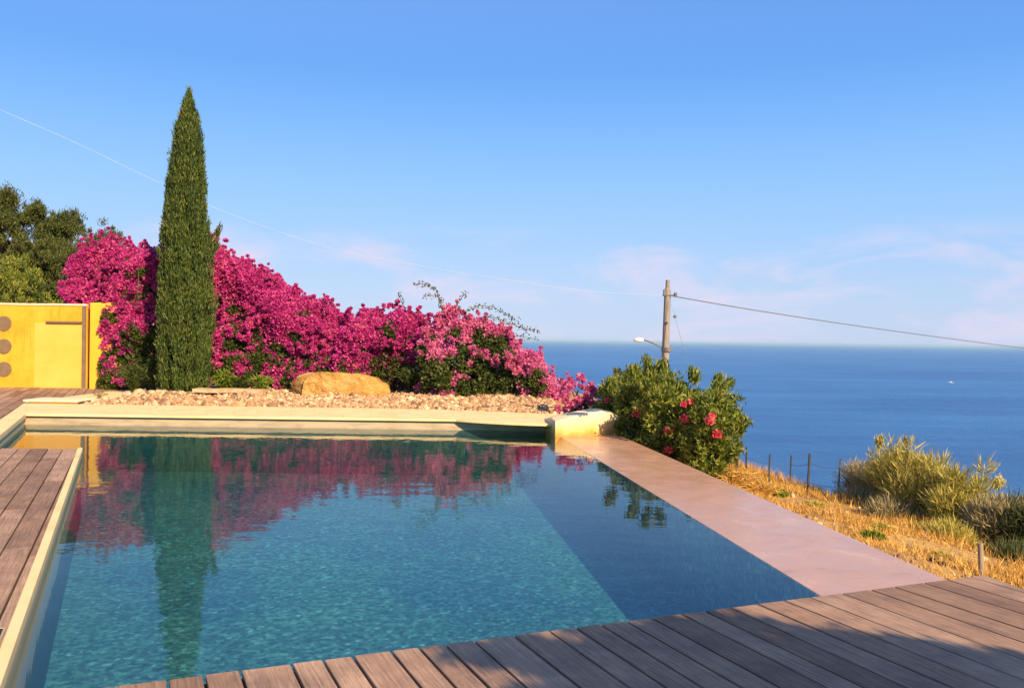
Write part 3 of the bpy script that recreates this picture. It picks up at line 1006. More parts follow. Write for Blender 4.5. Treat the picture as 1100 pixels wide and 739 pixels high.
# door
dx0, dx1 = at(37, 400, YWL).x, at(88.5, 400, YWL).x
dzb, dzt = at(60, 416.5, YWL).z, at(60, 347, YWL).z
bm = bmesh.new(); box(bm, (dx0, YWL - .012, dzb), (dx1, YWL - .001, dzt))
w4 = bm_obj('door', bm, M['door'])
bm = bmesh.new(); box(bm, (at(51, 346, YWL).x, YWL - .09, at(60, 347, YWL).z + .003), (dx1, YWL - .001, at(60, 345, YWL).z))
w5 = bm_obj('lintel', bm, M['brown'])
bm = bmesh.new(); box(bm, (at(89.2, 346, YWL).x, YWL - .05, dzb), (at(92.8, 346, YWL).x, YWL - .001, zt - .01))
w6 = bm_obj('pier_shadow_strip', bm, M['brown'])  # dark strip put in as the pier's cast shadow beside the door
parts += [w4, w5, w6]
for yy in (347.5, 372, 396.5):
    c_ = at(4.5, yy, YWL)
    bm = bmesh.new()
    bmesh.ops.create_cone(bm, cap_ends=True, segments=40, radius1=0.205, radius2=0.205, depth=0.03,
                          matrix=Matrix.Translation((c_.x, YWL - .012, c_.z)) @ Matrix.Rotation(R(90), 4, 'X'))
    parts.append(bm_obj('dark_recess_disc', bm, M['disc']))  # flat disc, coloured dark to read as a shaded recess
# stay/stem on pier
bm = bmesh.new()
q0, q1 = at(104, 424, 22.65), at(109, 384, 22.7)
tube_mesh(bm, [q0, q1], .012, 6)
bmesh.ops.create_icosphere(bm, subdivisions=2, radius=.05, matrix=Matrix.Translation(q1))
parts.append(bm_obj('tap_pipe', bm, M['disc']))
kids_local(root, parts)
tag(root, 'yellow rendered garden wall with pale yellow door and three round discs', 'wall')


# ------------------------------------------------------------------ vegetation
def plant(name, loc, parts, label, cat, group=None):
    root = empty(name, loc)
    kids_local(root, parts)
    tag(root, label, cat, group)
    return root


def lobes_points(lobes, n_clump, clump_r, per, surf_bias=0.55, zmin=None, squash=.85, rough=0.0):
    """lobes: (cx,cy,cz,rx,ry,rz)"""
    vol = np.array([l[3] * l[4] * l[5] for l in lobes]) ** (2 / 3)
    which = rng.choice(len(lobes), n_clump, p=vol / vol.sum())
    Lb = np.array(lobes)[which]
    d = sphere_dirs(n_clump)
    r = np.where(rng.random(n_clump) < .75, rng.uniform(surf_bias, 1.0, n_clump), rng.uniform(0, 1, n_clump) ** .5)
    if rough:
        r = r * np.array([1 + rough * noise.noise(Vector(dd) * 2.5 + Vector(l[:3])) for dd, l in zip(d, Lb)])
    C = Lb[:, :3] + d * Lb[:, 3:6] * r[:, None]
    if zmin is not None: C = C[C[:, 2] > zmin]
    rad = clump_r * rng.uniform(.5, 1.3, len(C))
    P, D = clumps(C, rad, per, squash)
    return C, P, D


# cypress
cy = gz(197, 421, 0.13); YC = cy.y
cbase = Vector((cy.x, cy.y, 0.1))
prof_y = [98, 110, 127, 150, 175, 222, 270, 317, 364, 400, 420]
prof_hw = [1.0, 5, 11, 15.5, 19, 23.5, 27, 29, 28.5, 26.5, 24]
axis_x = [203, 203, 202.5, 201.5, 200.5, 199.5, 199, 198.5, 198.5, 198.5, 198.5]
zs = [at(200, y, YC).z for y in prof_y][::-1]
hw = [h * .95 / F * YC for h in prof_hw][::-1]
ax = [at(x, y, YC).x for x, y in zip(axis_x, prof_y)][::-1]
nt_ = 2300
zt_ = rng.uniform(0, 1, nt_) ** 0.92
z_ = zs[0] + (zs[-1] - zs[0]) * zt_
w_ = np.interp(z_, zs, hw)
# weighting so wide parts get more tufts
keep = rng.random(nt_) < (0.35 + w_ / max(hw) * .65)
z_, w_ = z_[keep], w_[keep]
th = rng.uniform(0, 2 * math.pi, len(z_))
bumpr = np.array([0.93 + 0.38 * noise.noise(Vector((math.cos(a) * 3.6, math.sin(a) * 3.6, zz * .45))) + .16 * noise.noise(Vector((math.cos(a) * 7, math.sin(a) * 7, zz * 2.4))) for a, zz in zip(th, z_)])
rr = w_ * bumpr * np.where(rng.random(len(z_)) < .8, rng.uniform(.76, 1.05, len(z_)), rng.uniform(.3, .9, len(z_)))
C = np.stack([np.interp(z_, zs, ax) + np.cos(th) * rr, YC + np.sin(th) * rr, z_ - .12], 1)
per = 46
rad_ = 0.075 * rng.uniform(.5, 1.4, len(C))
d = sphere_dirs(len(C) * per)
off = d * (np.repeat(rad_, per) * rng.random(len(C) * per) ** .5)[:, None]
off[:, 2] = off[:, 2] * 3.6
P = np.repeat(C, per, 0) + off
out_ = np.repeat(np.stack([np.cos(th), np.sin(th), np.zeros_like(th)], 1), per, 0)
D = out_ * 0.35 + np.array([0, 0, 1.0])
me = leaf_mesh('crown', P, D, 0.12, 0.026, 0.30)
crown = link('crown', me, M['cypress'])
# sprigs that stick out near the right side
bm = bmesh.new(); tube_mesh(bm, [cbase, cbase + Vector((0, 0, 3)), Vector((ax[-1], YC, zs[-1] - .8))], [.16, .11, .02], 9)
trunk = bm_obj('trunk', bm, M['bark'])
# inner twig mass closes the crown
zz = rng.uniform(zs[0], zs[-1] - .3, 9000); ww = np.interp(zz, zs, hw) * .72 * rng.random(9000) ** .5; th2 = rng.uniform(0, 6.283, 9000)
P2 = np.stack([np.interp(zz, zs, ax) + np.cos(th2) * ww, YC + np.sin(th2) * ww, zz], 1)
inner = link('inner_twigs', leaf_mesh('inner_twigs', P2, np.tile([0, 0, 1.], (9000, 1)), .3, .09, .4), M['cypress'])
sprigs = []
for (a, b2, a2, b3) in ((228, 262, 236, 243), (226, 275, 233, 262)):
    sb = []
    s0_, s1_ = at(a, b2, YC), at(a2, b3, YC)
    for k in range(160):
        f = random.random()
        sb.append(list(s0_.lerp(s1_, f) + Vector((random.gauss(0, .035), random.gauss(0, .05), random.gauss(0, .04)))))
    sprigs.append(link('sprig', leaf_mesh('sprig', np.array(sb), np.tile([.3, 0, 1.], (len(sb), 1)), .14, .03, .3), M['cypress']))
plant('cypress_tree', cbase, [crown, trunk, inner] + sprigs, 'tall narrow dark green cypress standing behind the pool among the bougainvillea', 'tree')


# bougainvillea shrubs
def boug(prof, Yc, depth, zb, n_cl, label, bm_mat, leafy=0.25, per=66, cr=0.17, stems=(), flower_floor=0.0, name='bougainvillea'):
    """prof: top outline in photo pixels, at distance Yc; depth: half thickness front to back"""
    X_ = np.array([at(a, b2, Yc).x for a, b2 in prof]); Z_ = np.array([at(a, b2, Yc).z for a, b2 in prof])
    n_cl = int(n_cl * 1.7); cr = cr * .8
    x = rng.uniform(X_[0], X_[-1], n_cl)
    zt = np.interp(x, X_, Z_) + np.array([.34 * noise.noise(Vector((a * 2.1, 7, Yc))) + .16 * noise.noise(Vector((a * 6.3, 2, Yc))) for a in x])
    # front surface profile: a bulging hedge
    g = rng.random(n_cl) ** 0.8                   # height fraction
    z = zb + (zt - zb) * g
    wid = depth * np.sqrt(np.clip(1 - (g * 0.93) ** 3.2, 0, 1)) * (0.75 + .25 * np.sin(x * 2.3) * np.sin(z * 2))
    side = np.where(rng.random(n_cl) < .78, -1, 1)
    y = Yc + side * wid * rng.uniform(.75, 1.0, n_cl)
    # extra bumpiness
    nz = np.array([noise.noise(Vector((a * .9, 3, b2 * .9))) for a, b2 in zip(x, z)])
    y = y - side * -1 * nz * .35 * 0
    y = y + side * nz * .45
    topn = rng.random(n_cl) < .22
    z = np.where(topn, zt - rng.exponential(.13, n_cl) + .06, z)
    y = np.where(topn, Yc + rng.uniform(-.5, .5, n_cl) * depth * .8, y)
    C = np.stack([x, y, z], 1)
    # where it is green
    gn = np.array([noise.noise(Vector((a * .8 + 9, 1, b2 * 1.1))) for a, b2 in zip(x, z)])
    gn2 = np.array([noise.noise(Vector((a * 2.6 + 9, 4, b2 * 2.8))) for a, b2 in zip(x, z)])
    green = (gn * .5 + gn2 * .8 > 0.50 - leafy) & (z < zt - .25)
    green |= (rng.random(n_cl) < flower_floor) & (z < zb + (zt - zb) * .45)
    Cf, Cg = C[~green], C[green]
    # flowering shoots that stand out of the top and the face
    ns = int(n_cl * .06)
    xs_ = rng.uniform(X_[0], X_[-1], ns); zs_ = np.interp(xs_, X_, Z_)
    for a, b2 in zip(xs_, zs_):
        L_ = random.uniform(.12, .42) * (.5 if n_cl < 100 else 1); dx_ = random.uniform(-.25, .35)
        onf = random.random() < .45
        if onf: st0 = (a, Yc - depth * .75, zb + (b2 - zb) * random.uniform(.35, .8)); ddir = (dx_, -.6, .5)
        else: st0 = (a, Yc + random.uniform(-.5, .3) * depth, b2 - .05); ddir = (dx_, -.15, 1)
        Cf = np.vstack([Cf, [[st0[0] + ddir[0] * L_ * q, st0[1] + ddir[1] * L_ * q, st0[2] + ddir[2] * L_ * q] for q in (.2, .45, .7, .9, 1.1)]])
        Cf[-5:] += rng.normal(0, .035, (5, 3))
    rad = cr * rng.uniform(.45, 1.35, len(Cf)); rad[len(C[~green]):] *= rng.uniform(.2, .45, len(rad) - len(C[~green]))
    P, D = clumps(Cf, rad, per, .8, .45)
    fl = link('flowers', leaf_mesh('flowers', P, D + np.array([0, -.3, .2]), .075, .06, .5), bm_mat)
    # leaves: green clumps, plus an inner mass
    Pg, Dg = clumps(Cg, cr * rng.uniform(.7, 1.4, len(Cg)), per, .8, .4) if len(Cg) else (np.zeros((0, 3)), np.zeros((0, 3)))
    ni = n_cl * 9
    xi = rng.uniform(X_[0], X_[-1], ni); zti = np.interp(xi, X_, Z_)
    gi = rng.random(ni)
    zi = zb + (zti - .4 - zb) * gi
    yi = Yc + rng.uniform(-.75, .75, ni) * depth * np.sqrt(np.clip(1 - gi ** 3, 0, 1))
    Pi = np.stack([xi, yi, zi], 1)
    lv = link('leaves', leaf_mesh('leaves', np.vstack([Pg, Pi]), np.vstack([Dg, sphere_dirs(ni)]) + np.array([0, 0, .2]), .10, .06, .5), M['bleaf'])
    bm = bmesh.new()
    for k in range(int(6 + (X_[-1] - X_[0]) * 2)):
        xx = random.uniform(X_[0] + .2, X_[-1] - .2)
        top = float(np.interp(xx, X_, Z_)) - .2
        x0 = xx + random.uniform(-.4, .4)
        tube_mesh(bm, [(x0, Yc + random.uniform(-.2, .2), zb - .1), (x0 * .6 + xx * .4, Yc, zb + (top - zb) * .5), (xx, Yc + random.uniform(-.4, .4), top)], [.045, .03, .01], 6)
    br = bm_obj('branches', bm, M['bark'])
    parts = [fl, lv, br]
    if stems:
        for s_ in stems:
            bm = bmesh.new(); tp = []
            pts = [at(a, b2, Yc - .3) for a, b2 in s_]
            # smooth
            fine = []
            for i in range(len(pts) - 1):
                for q in range(4):
                    fine.append(pts[i].lerp(pts[i + 1], q / 4))
            fine.append(pts[-1])
            tube_mesh(bm, fine, [.014 - .009 * i / len(fine) for i in range(len(fine))], 5)
            for f_ in fine:
                for q in range(7):
                    tp.append(list(f_ + Vector((random.gauss(0, .04), random.gauss(0, .05), random.gauss(0, .04)))))
            parts.append(bm_obj('arching_stem', bm, M['stem']))
            parts.append(link('stem_leaves', leaf_mesh('stem_leaves', np.array(tp), sphere_dirs(len(tp)), .07, .04, .5), M['bleaf']))
    xc = (X_[0] + X_[-1]) / 2
    return plant(name, Vector((float(xc), Yc, zb - .05)), parts, label, 'shrub', None)


boug([(80, 290), (84, 280), (90, 273), (102, 269), (120, 262), (135, 268), (150, 272), (165, 276), (182, 272)], 23.9, .75, 2.0, 430,
     'magenta bougainvillea spilling over the yellow wall left of the cypress', M['boug'], leafy=.1, flower_floor=0)
bpy.data.objects['bougainvillea']['category'] = 'shrub'
boug([(117, 345), (124, 310), (140, 285), (160, 282), (188, 290)], 23.0, .5, .10, 380,
     'bougainvillea column with fading flowers and green base between yellow wall and cypress', M['boug'], leafy=.32, flower_floor=.75)
boug([(212, 262), (226, 264), (238, 272), (250, 286), (270, 292), (290, 304), (306, 312), (322, 320), (345, 334), (365, 345), (382, 350)], 23.0, 1.15, .25, 1500,
     'big deep magenta bougainvillea right of the cypress sloping down to the right', M['boug'], leafy=.12, flower_floor=.3)
boug([(368, 352), (385, 344), (400, 342), (420, 340), (440, 342), (458, 348), (470, 362)], 22.6, 1.0, .25, 620,
     'lower magenta bougainvillea with green underside just behind the boulder', M['boug'], leafy=.2, flower_floor=.4,
     stems=[[(440, 345), (432, 325), (428, 315)], [(405, 345), (395, 340), (385, 337)]])
boug([(455, 362), (470, 350), (490, 341), (508, 343), (528, 353), (546, 366), (564, 380), (580, 392), (590, 406), (598, 420)], 21.8, 1.1, .1, 520,
     'paler pink bougainvillea with long arching stems at the right end of the hedge', M['boug2'], leafy=.55, flower_floor=.5,
     stems=[[(478, 345), (474, 325), (468, 310), (458, 306), (446, 305)], [(490, 340), (492, 325), (500, 315)], [(500, 335), (515, 328), (530, 330), (545, 338), (556, 345)],
            [(520, 340), (535, 342), (550, 348), (565, 354), (578, 354)], [(510, 345), (530, 350), (550, 360), (575, 364)], [(478, 340), (470, 318), (455, 318)]])
boug([(596, 425), (606, 416), (618, 408), (630, 406), (640, 412), (648, 424)], 17.2, .3, -.1, 34,
     'small pink bougainvillea hanging over the cream low wall end', M['boug2'], leafy=.1, per=60, cr=.12)


# low green plants in front of the hedge
def tuft(px, py, Yc, hpx, wpx, mat, label, name='plant', n=420, ln=.22, wd=.035, group=None, up=1.0, cat='plant', zb=None, round_=False):
    c_ = at(px, py, Yc)
    zb = c_.z if zb is None else zb
    h = hpx / F * Yc; w2 = wpx / F * Yc / 2
    if round_:
        d = sphere_dirs(n); P = np.array([c_.x, c_.y, zb]) + d * np.array([w2, w2, h]) * (rng.random(n) ** .4)[:, None]
        P[:, 2] = zb + np.abs(P[:, 2] - zb); D = d + np.array([0, 0, .5])
    else:
        f = rng.random(n)
        dirs = np.stack([rng.normal(0, .5, n), rng.normal(0, .5, n), np.full(n, up)], 1)
        dirs = unit(dirs)
        P = np.array([c_.x, c_.y, zb]) + dirs * np.array([w2 * 1.6, w2 * 1.6, h]) * f[:, None]
        D = dirs + np.stack([np.zeros(n), np.zeros(n), -.8 * f], 1)
    lf = link('leaves', leaf_mesh('leaves', P, D, ln, wd, .25), mat)
    bm = bmesh.new()
    for k in range(5):
        a = random.uniform(0, 6.28)
        tube_mesh(bm, [(c_.x, c_.y, zb - .05), (c_.x + math.cos(a) * w2 * .3, c_.y + math.sin(a) * w2 * .3, zb + h * .6)], [.015, .006], 5)
    stm = bm_obj('stems', bm, M['stem'])
    return plant(name, Vector((c_.x, c_.y, zb)), [lf, stm], label, cat, group)


tuft(240, 421, 21.4, 24, 24, M['fresh'], 'yellow green leafy plant just right of the cypress foot', n=500)
tuft(255, 421, 21.7, 16, 34, M['bleaf'], 'low dark green plant under the bougainvillea left of the boulder', n=500)
tuft(281, 421, 21.4, 18, 22, M['fresh'], 'small bright green plant nearest the left end of the boulder', n=380)
tuft(143, 420, 21.6, 30, 26, M['bleaf'], 'dark green leafy plant left of the cypress foot', n=600)
tuft(166, 421, 21.9, 40, 22, M['bleaf'], 'dark shaded leafy plant tight against the cypress left side', n=700)
tuft(107, 428, 19.5, 7, 14, M['greybroom'], 'tiny dry plant on the gravel below the yellow pier', n=120, ln=.1, wd=.02)
tuft(441, 418, 21.3, 26, 30, M['bleaf'], 'dark green plant under the hedge right of the boulder', n=600)

# trees beyond the wall
def bushy(px, ytop, Yc, wpx, zb, label, n_cl=330, mat='pine', per=60, name='pine_tree', group='trees beyond the yellow wall', lean=0.0, pw=0.8):
    top = at(px, ytop, Yc); h = top.z - zb
    W = wpx / F * Yc / 2
    f = rng.random(n_cl) ** 0.8
    prof = np.where(f < .25, .7 + f * 1.2, np.clip((1 - f) / .75, 0.02, 1) ** pw)
    th = rng.uniform(0, 6.283, n_cl)
    r = W * prof * np.where(rng.random(n_cl) < .7, rng.uniform(.6, 1.0, n_cl), rng.random(n_cl)) * np.array([1 + .5 * noise.noise(Vector((math.cos(a) * 1.5, math.sin(a) * 1.5 + px, q * 5))) for a, q in zip(th, f)])
    z = zb + h * (0.25 + .75 * f)
    C = np.stack([top.x + lean * f + np.cos(th) * r, top.y + np.sin(th) * r, z], 1)
    C = C + rng.normal(0, .16, C.shape)
    # boughs: tufts gathered around a few upswept limbs
    nb_ = 16
    bf = rng.uniform(.25, .97, nb_); bt_ = rng.uniform(0, 6.283, nb_)
    bl2 = W * np.clip((1.08 - bf) / .75, .1, 1) ** pw * rng.uniform(.9, 1.3, nb_)
    k2 = rng.integers(0, nb_, n_cl // 2); g2 = rng.random(n_cl // 2) ** .6
    C2 = np.stack([top.x + np.cos(bt_[k2]) * bl2[k2] * g2, top.y + np.sin(bt_[k2]) * bl2[k2] * g2, zb + h * bf[k2] + g2 * bl2[k2] * .45], 1) + rng.normal(0, .12, (n_cl // 2, 3))
    C[:n_cl // 2] = C2
    P, D = clumps(C, .24 * rng.uniform(.4, 1.25, n_cl), per, 1.1, .2)
    cr_ = link('crown', leaf_mesh('crown', P, D * .6 + np.array([0, 0, .9]), .14, .035, .4), M[mat])
    bm = bmesh.new()
    tube_mesh(bm, [(top.x, top.y, zb - .2), (top.x + .05, top.y, zb + h * .5), (top.x + lean, top.y, top.z - .3)], [.17, .1, .02], 8)
    for k in range(14):
        j = random.randrange(n_cl); q = C[j]
        zz0 = zb + (q[2] - zb) * .75
        tube_mesh(bm, [(top.x, top.y, zz0), tuple(q)], [.04, .01], 5)
    tr = bm_obj('trunk', bm, M['bark'])
    return plant(name, Vector((top.x, top.y, zb)), [cr_, tr], label, 'tree', group)


bushy(3, 211, 31, 120, 0.3, 'leftmost and tallest bushy tree beyond the yellow wall', 800, pw=1.0)
bushy(42, 220, 32, 100, 0.3, 'second bushy tree from the left beyond the yellow wall', 420)
bushy(76, 231, 32.5, 100, 0.3, 'third bushy tree from the left beyond the yellow wall', 380)
bushy(114, 249, 33, 90, 0.3, 'lowest bushy tree just above the bougainvillea beyond the wall', 330, pw=.6)
bushy(60, 262, 30, 120, 0.3, 'low wide olive green tree behind the middle of the wall', 420, pw=.5)
bushy(15, 288, 27.5, 100, 0.3, 'bright green rounded shrub looking over the wall at the left', 320, mat='ole', name='shrub', group=None, pw=.45)
bpy.data.objects['shrub']['category'] = 'shrub'


# oleander by the pool corner
def shrub(name, lobes, n_cl, cr, per, mat, ln, wd, label, zb, up=.4, flowers=None, cat='shrub', group=None, rough=.5, stems=10, jit=.45):
    C, P, D = lobes_points(lobes, n_cl, cr, per, .5, zb, .9, rough)
    parts = [link('leaves', leaf_mesh('leaves', P, D + np.array([0, 0, up]), ln, wd, jit), mat)]
    lc = np.mean([l[:3] for l in lobes], axis=0)
    bm = bmesh.new()
    for k in range(stems):
        q = C[random.randrange(len(C))]
        tube_mesh(bm, [(lc[0] + random.uniform(-.3, .3), lc[1] + random.uniform(-.2, .2), zb - .3), (lc[0] * .5 + q[0] * .5, lc[1] * .5 + q[1] * .5, zb * .5 + q[2] * .5), tuple(q)], [.03, .02, .008], 5)
    parts.append(bm_obj('branches', bm, M['bark']))
    if flowers:
        FC = np.array([list(c_) for c_, r_ in flowers]); fr_ = np.array([r_ for c_, r_ in flowers])
        P, D = clumps(FC, fr_, 90, .8, .2)
        parts.append(link('flowers', leaf_mesh('flowers', P, D, .06, .05, .6), M['oleflower']))
    return plant(name, Vector((lc[0], lc[1], zb)), parts, label, cat, group)


def lobe(px, py, Yc, rxp, rzp, ry=None):
    c_ = at(px, py, Yc); rx = rxp / F * Yc; rz = rzp / F * Yc
    return (c_.x, c_.y, c_.z, rx, ry if ry else rx, rz)


ol = [lobe(672, 440, 16.2, 30, 38, .6), lobe(700, 430, 15.2, 36, 38, .6), lobe(735, 450, 13.9, 44, 46, .6), lobe(765, 458, 13.2, 33, 42, .55), lobe(690, 468, 15.0, 32, 30, .5), lobe(757, 490, 13.2, 30, 26, .5), lobe(715, 480, 14.0, 30, 30, .4)]
fl = []
for (a, b2, Yc, r_) in [(684, 443, 14.5, .13), (692, 440, 14.6, .08), (736, 449, 13.1, .10), (742, 432, 13.2, .08), (719, 462, 13.3, .10), (724, 458, 13.4, .05), (762, 451, 12.6, .10), (770, 466, 12.6, .11), (718, 483, 13.4, .11), (735, 400 + 34, 13.2, .06), (664, 425, 15.4, .06), (652, 430, 15.6, .07), (765, 447, 12.65, .06), (704, 420, 14.6, .05)]:
    fl.append((at(a, b2, Yc), r_ * .8))
shrub('oleander', ol, 950, .17, 62, M['ole'], .10, .03, 'big green oleander with red pink flowers at the right corner of the pool', -1.2, .5, fl, stems=20)
shrub('oleander', [lobe(792, 455, 13.6, 8, 16, .25), lobe(779, 400, 13.6, 4, 10, .1)][:1], 22, .1, 30, M['ole'], .14, .03, 'thin loose oleander shoot leaning out over the sea on the right of the big oleander', -1.2, .8, stems=6)
# climbing shoots above the oleander crown
rt = bpy.data.objects['oleander']
for (a, b2, a2, b3) in [(698, 402, 694, 384), (708, 400, 712, 388), (768, 418, 773, 404), (770, 420, 786, 408), (748, 410, 744, 397), (684, 408, 680, 394), (660, 420, 655, 408)]:
    s0_, s1_ = at(a, b2, 13.9), at(a2, b3, 13.9)
    sh = np.array([list(s0_.lerp(s1_, random.random()) + Vector((random.gauss(0, .04), random.gauss(0, .06), random.gauss(0, .03)))) for k in range(260)])
    o = link('shoot', leaf_mesh('shoot', sh, np.tile([.2, 0, 1.], (len(sh), 1)), .12, .03, .4), M['ole'])
    o.parent = rt; o.data.transform(Matrix.Translation(-rt.location))


# shrubs on the slope at the right
def broom(px, py, Yc, rxp, rzp, label, mat, n_cl, ry=None, per=62, cr=.19, ln=.19, wd=.013, up=.9, name='broom_shrub'):
    lb = [lobe(px, py, Yc, rxp, rzp, ry)]
    for k in range(3):
        lb.append(lobe(px + random.uniform(-.6, .6) * rxp, py + random.uniform(-.5, .3) * rzp, Yc + random.uniform(-.4, .4), rxp * .45, rzp * .55, None))
    zb = lb[0][2] - lb[0][5] - .2
    return shrub(name, lb, n_cl, cr, per, mat, ln, wd, label, zb, up, None, 'shrub', 'shrubs on the slope above the sea', .7, 14, .3)


broom(925, 520, 13.8, 24, 22, 'thin greyish shrub on the slope nearest the fence posts', M['greybroom'], 75)
broom(960, 520, 12.8, 27, 34, 'yellow green broom shrub just right of the grey one on the slope', M['broom'], 130)
broom(992, 532, 12.0, 30, 42, 'widest golden green broom shrub in the middle of the slope row', M['broom'], 190)
broom(1030, 548, 11.3, 34, 44, 'golden green broom shrub right behind the wooden post', M['broom'], 210)
broom(1066, 562, 10.8, 28, 32, 'pale loose shrub between the golden broom and the dark shrub', M['greybroom'], 110)
broom(1100, 572, 10.5, 30, 34, 'darker green shrub cut by the right border of the photo', M['darkshrub'], 190)
broom(925, 542, 12.8, 20, 12, 'low dark twiggy shrub at the edge of the dry grass', M['greybroom'], 60)
broom(965, 556, 11.9, 30, 14, 'low dry shrub under the golden broom at the edge of the grass', M['greybroom'], 80)
broom(1010, 582, 10.6, 30, 14, 'low brown green shrub left of the wooden post', M['broom'], 80)
broom(1085, 605, 9.8, 30, 16, 'low brown shrub right of the wooden post at the border', M['darkshrub'], 90)


# tall stalks
for (a, b2, a2, b3, lab, sz) in [(947, 505, 945, 472, 'tall thin green flower stalk rising from the broom against the sea', .06), (975, 510, 973, 474, 'pale dry plume stalk rising from the shrubs against the sea', .03), (1074, 545, 1072, 516, 'curved grey green stalk above the right shrubs', .09)]:
    Yc = 12.4
    s0_, s1_ = at(a, b2 + 25, Yc), at(a2, b3, Yc)
    bm = bmesh.new(); tube_mesh(bm, [s0_, s0_.lerp(s1_, .5) + Vector((.02, 0, 0)), s1_], [.01, .008, .004], 5)
    st_ = bm_obj('stem', bm, M['stem'])
    n = 160
    P = np.array([list(s1_ - Vector((0, 0, .03)))] * n) + rng.normal(0, .5, (n, 3)) * np.array([sz, sz, .09])
    hd = link('flower_head', leaf_mesh('flower_head', P, np.tile([0, 0, 1.], (n, 1)), .08, .02, .5), M['greybroom'] if sz < .05 else M['broom'])
    plant('stalk', s0_, [st_, hd], lab, 'plant')

# dry grass on the slope
NG = 75000
gy = 4.5 + 13 * rng.random(NG) ** 1.1
w_s = edge(gy) + 1.2 - woz(gy)
gx = woz(gy) + 0.03 + w_s * rng.random(NG)
dens = np.array([noise.noise(Vector((a * 1.1, b2 * 1.1, 0))) for a, b2 in zip(gx, gy)])
kp = rng.random(NG) < np.clip(.55 + dens * 1.8, .05, 1)
gx, gy = gx[kp], gy[kp]
n = len(gx)
hh = rng.uniform(.02, .085, n) * (1 + 1.2 * np.clip(gx - edge(gy) + .8, 0, 1))
P = np.stack([gx, gy, tz(gx, gy) + hh * .35], 1)
D = np.stack([rng.normal(0, .45, n), rng.normal(0, .45, n), np.ones(n)], 1); D = unit(D)
v = np.empty((n, 3, 3))
A = unit(np.cross(D, rng.normal(0, 1, (n, 3)))) * rng.uniform(.004, .010, n)[:, None]
v[:, 0] = P - D * hh[:, None] * .5 - A; v[:, 1] = P - D * hh[:, None] * .5 + A; v[:, 2] = P + D * hh[:, None]
o = link('dry_grass', np_mesh('dry_grass', v.reshape(-1, 3), None, 3), M['straw'])
tag(o, 'dry golden grass covering the slope right of the spillway', 'grass', kind='stuff')

# small stones in the dry grass
NR = 420
ry_ = rng.uniform(4.8, 15.5, NR); rx_ = woz(ry_) + .05 + (edge(ry_) + .3 - woz(ry_)) * rng.random(NR)
rr_ = np.minimum(rng.gamma(1.5, .010, NR) + .008, .035)
vv = iv[None] * (rr_[:, None, None] * rng.uniform(.6, 1.4, (NR, 1, 3))) * (1 + rng.normal(0, .12, (NR, len(iv), 1))) + np.stack([rx_, ry_, tz(rx_, ry_) + rr_ * .3], 1)[:, None]
tri = (ifc[None] + (np.arange(NR) * len(iv))[:, None, None])
me = bpy.data.meshes.new('rubble'); me.from_pydata(vv.reshape(-1, 3).tolist(), [], tri.reshape(-1, 3).tolist())
tag(link('rubble', me, m_), 'small pale stones scattered in the dry grass of the slope', 'rubble', kind='stuff')

# green tufts
def gtuft(px, py, w, h, label, mat='fresh'):
    c_ = gz(px, py, -.68)
    z = tzs(c_.x, c_.y)
    n = 900
    d = sphere_dirs(n); P = np.array([c_.x, c_.y, z]) + d * np.array([w, w * .8, h]) * (rng.random(n) ** .5)[:, None]
    P[:, 2] = z + np.abs(P[:, 2] - z)
    lf = link('leaves', leaf_mesh('leaves', P, d + np.array([0, 0, .7]), .06, .018, .4), M[mat])
    plant('weed', Vector((c_.x, c_.y, z)), [lf], label, 'plant')
gtuft(831, 529, .24, .11, 'round green weed in the dry grass nearest the fence posts')
gtuft(876, 536, .2, .06, 'flat pale green weed between the two round ones', 'broom')
gtuft(936, 578, .16, .09, 'bright green weed close to the outer edge of the spillway')
gtuft(946, 566, .15, .08, 'dull green weed right behind the bright green one', 'broom')
gtuft(1010, 594, .12, .06, 'small olive weed in the dry grass left of the wooden post', 'broom')
tuft(790, 515, 12.9, 34, 50, M['straw'], 'tall dry golden grass clump at the foot of the oleander', name='grass_clump', n=1500, ln=.22, wd=.012, zb=-.85, cat='grass')
tuft(815, 520, 12.4, 24, 40, M['straw'], 'shorter dry grass clump beside the first fence post', name='grass_clump', n=900, ln=.2, wd=.012, zb=-.8, cat='grass')

# wire fence
fr_root = empty('wire_fence', at(850, 515, 15))
parts = []
tops = [(802, 480, 13.6), (827, 488, 14.2), (850, 489, 14.4), (870, 487, 13.6), (903, 493, 14.4)]
pts_t = []
for i, (a, b2, Yc) in enumerate(tops):
    tp = at(a, b2, Yc); bt = Vector((tp.x - .02 * i, tp.y, tp.z - 1.35))
    bm = bmesh.new(); tube_mesh(bm, [bt, tp], .014 if i != 3 else .02, 6)
    parts.append(bm_obj('post', bm, M['fencepost'])); pts_t.append((tp, bt))
bm = bmesh.new()
for f in (.12, .35, .6):
    pp = []
    for i in range(len(pts_t) - 1):
        a, b2 = pts_t[i][0].lerp(pts_t[i][1], f), pts_t[i + 1][0].lerp(pts_t[i + 1][1], f)
        for q in range(4): 
            v_ = a.lerp(b2, q / 4); v_.z -= .03 * math.sin(q / 4 * math.pi); pp.append(v_)
    pp.append(pts_t[-1][0].lerp(pts_t[-1][1], f))
    tube_mesh(bm, pp, .0035, 4)
parts.append(bm_obj('wire', bm, M['fencepost']))
kids_local(fr_root, parts)
tag(fr_root, 'old dark wire fence with thin posts at the edge of the slope above the sea', 'fence')

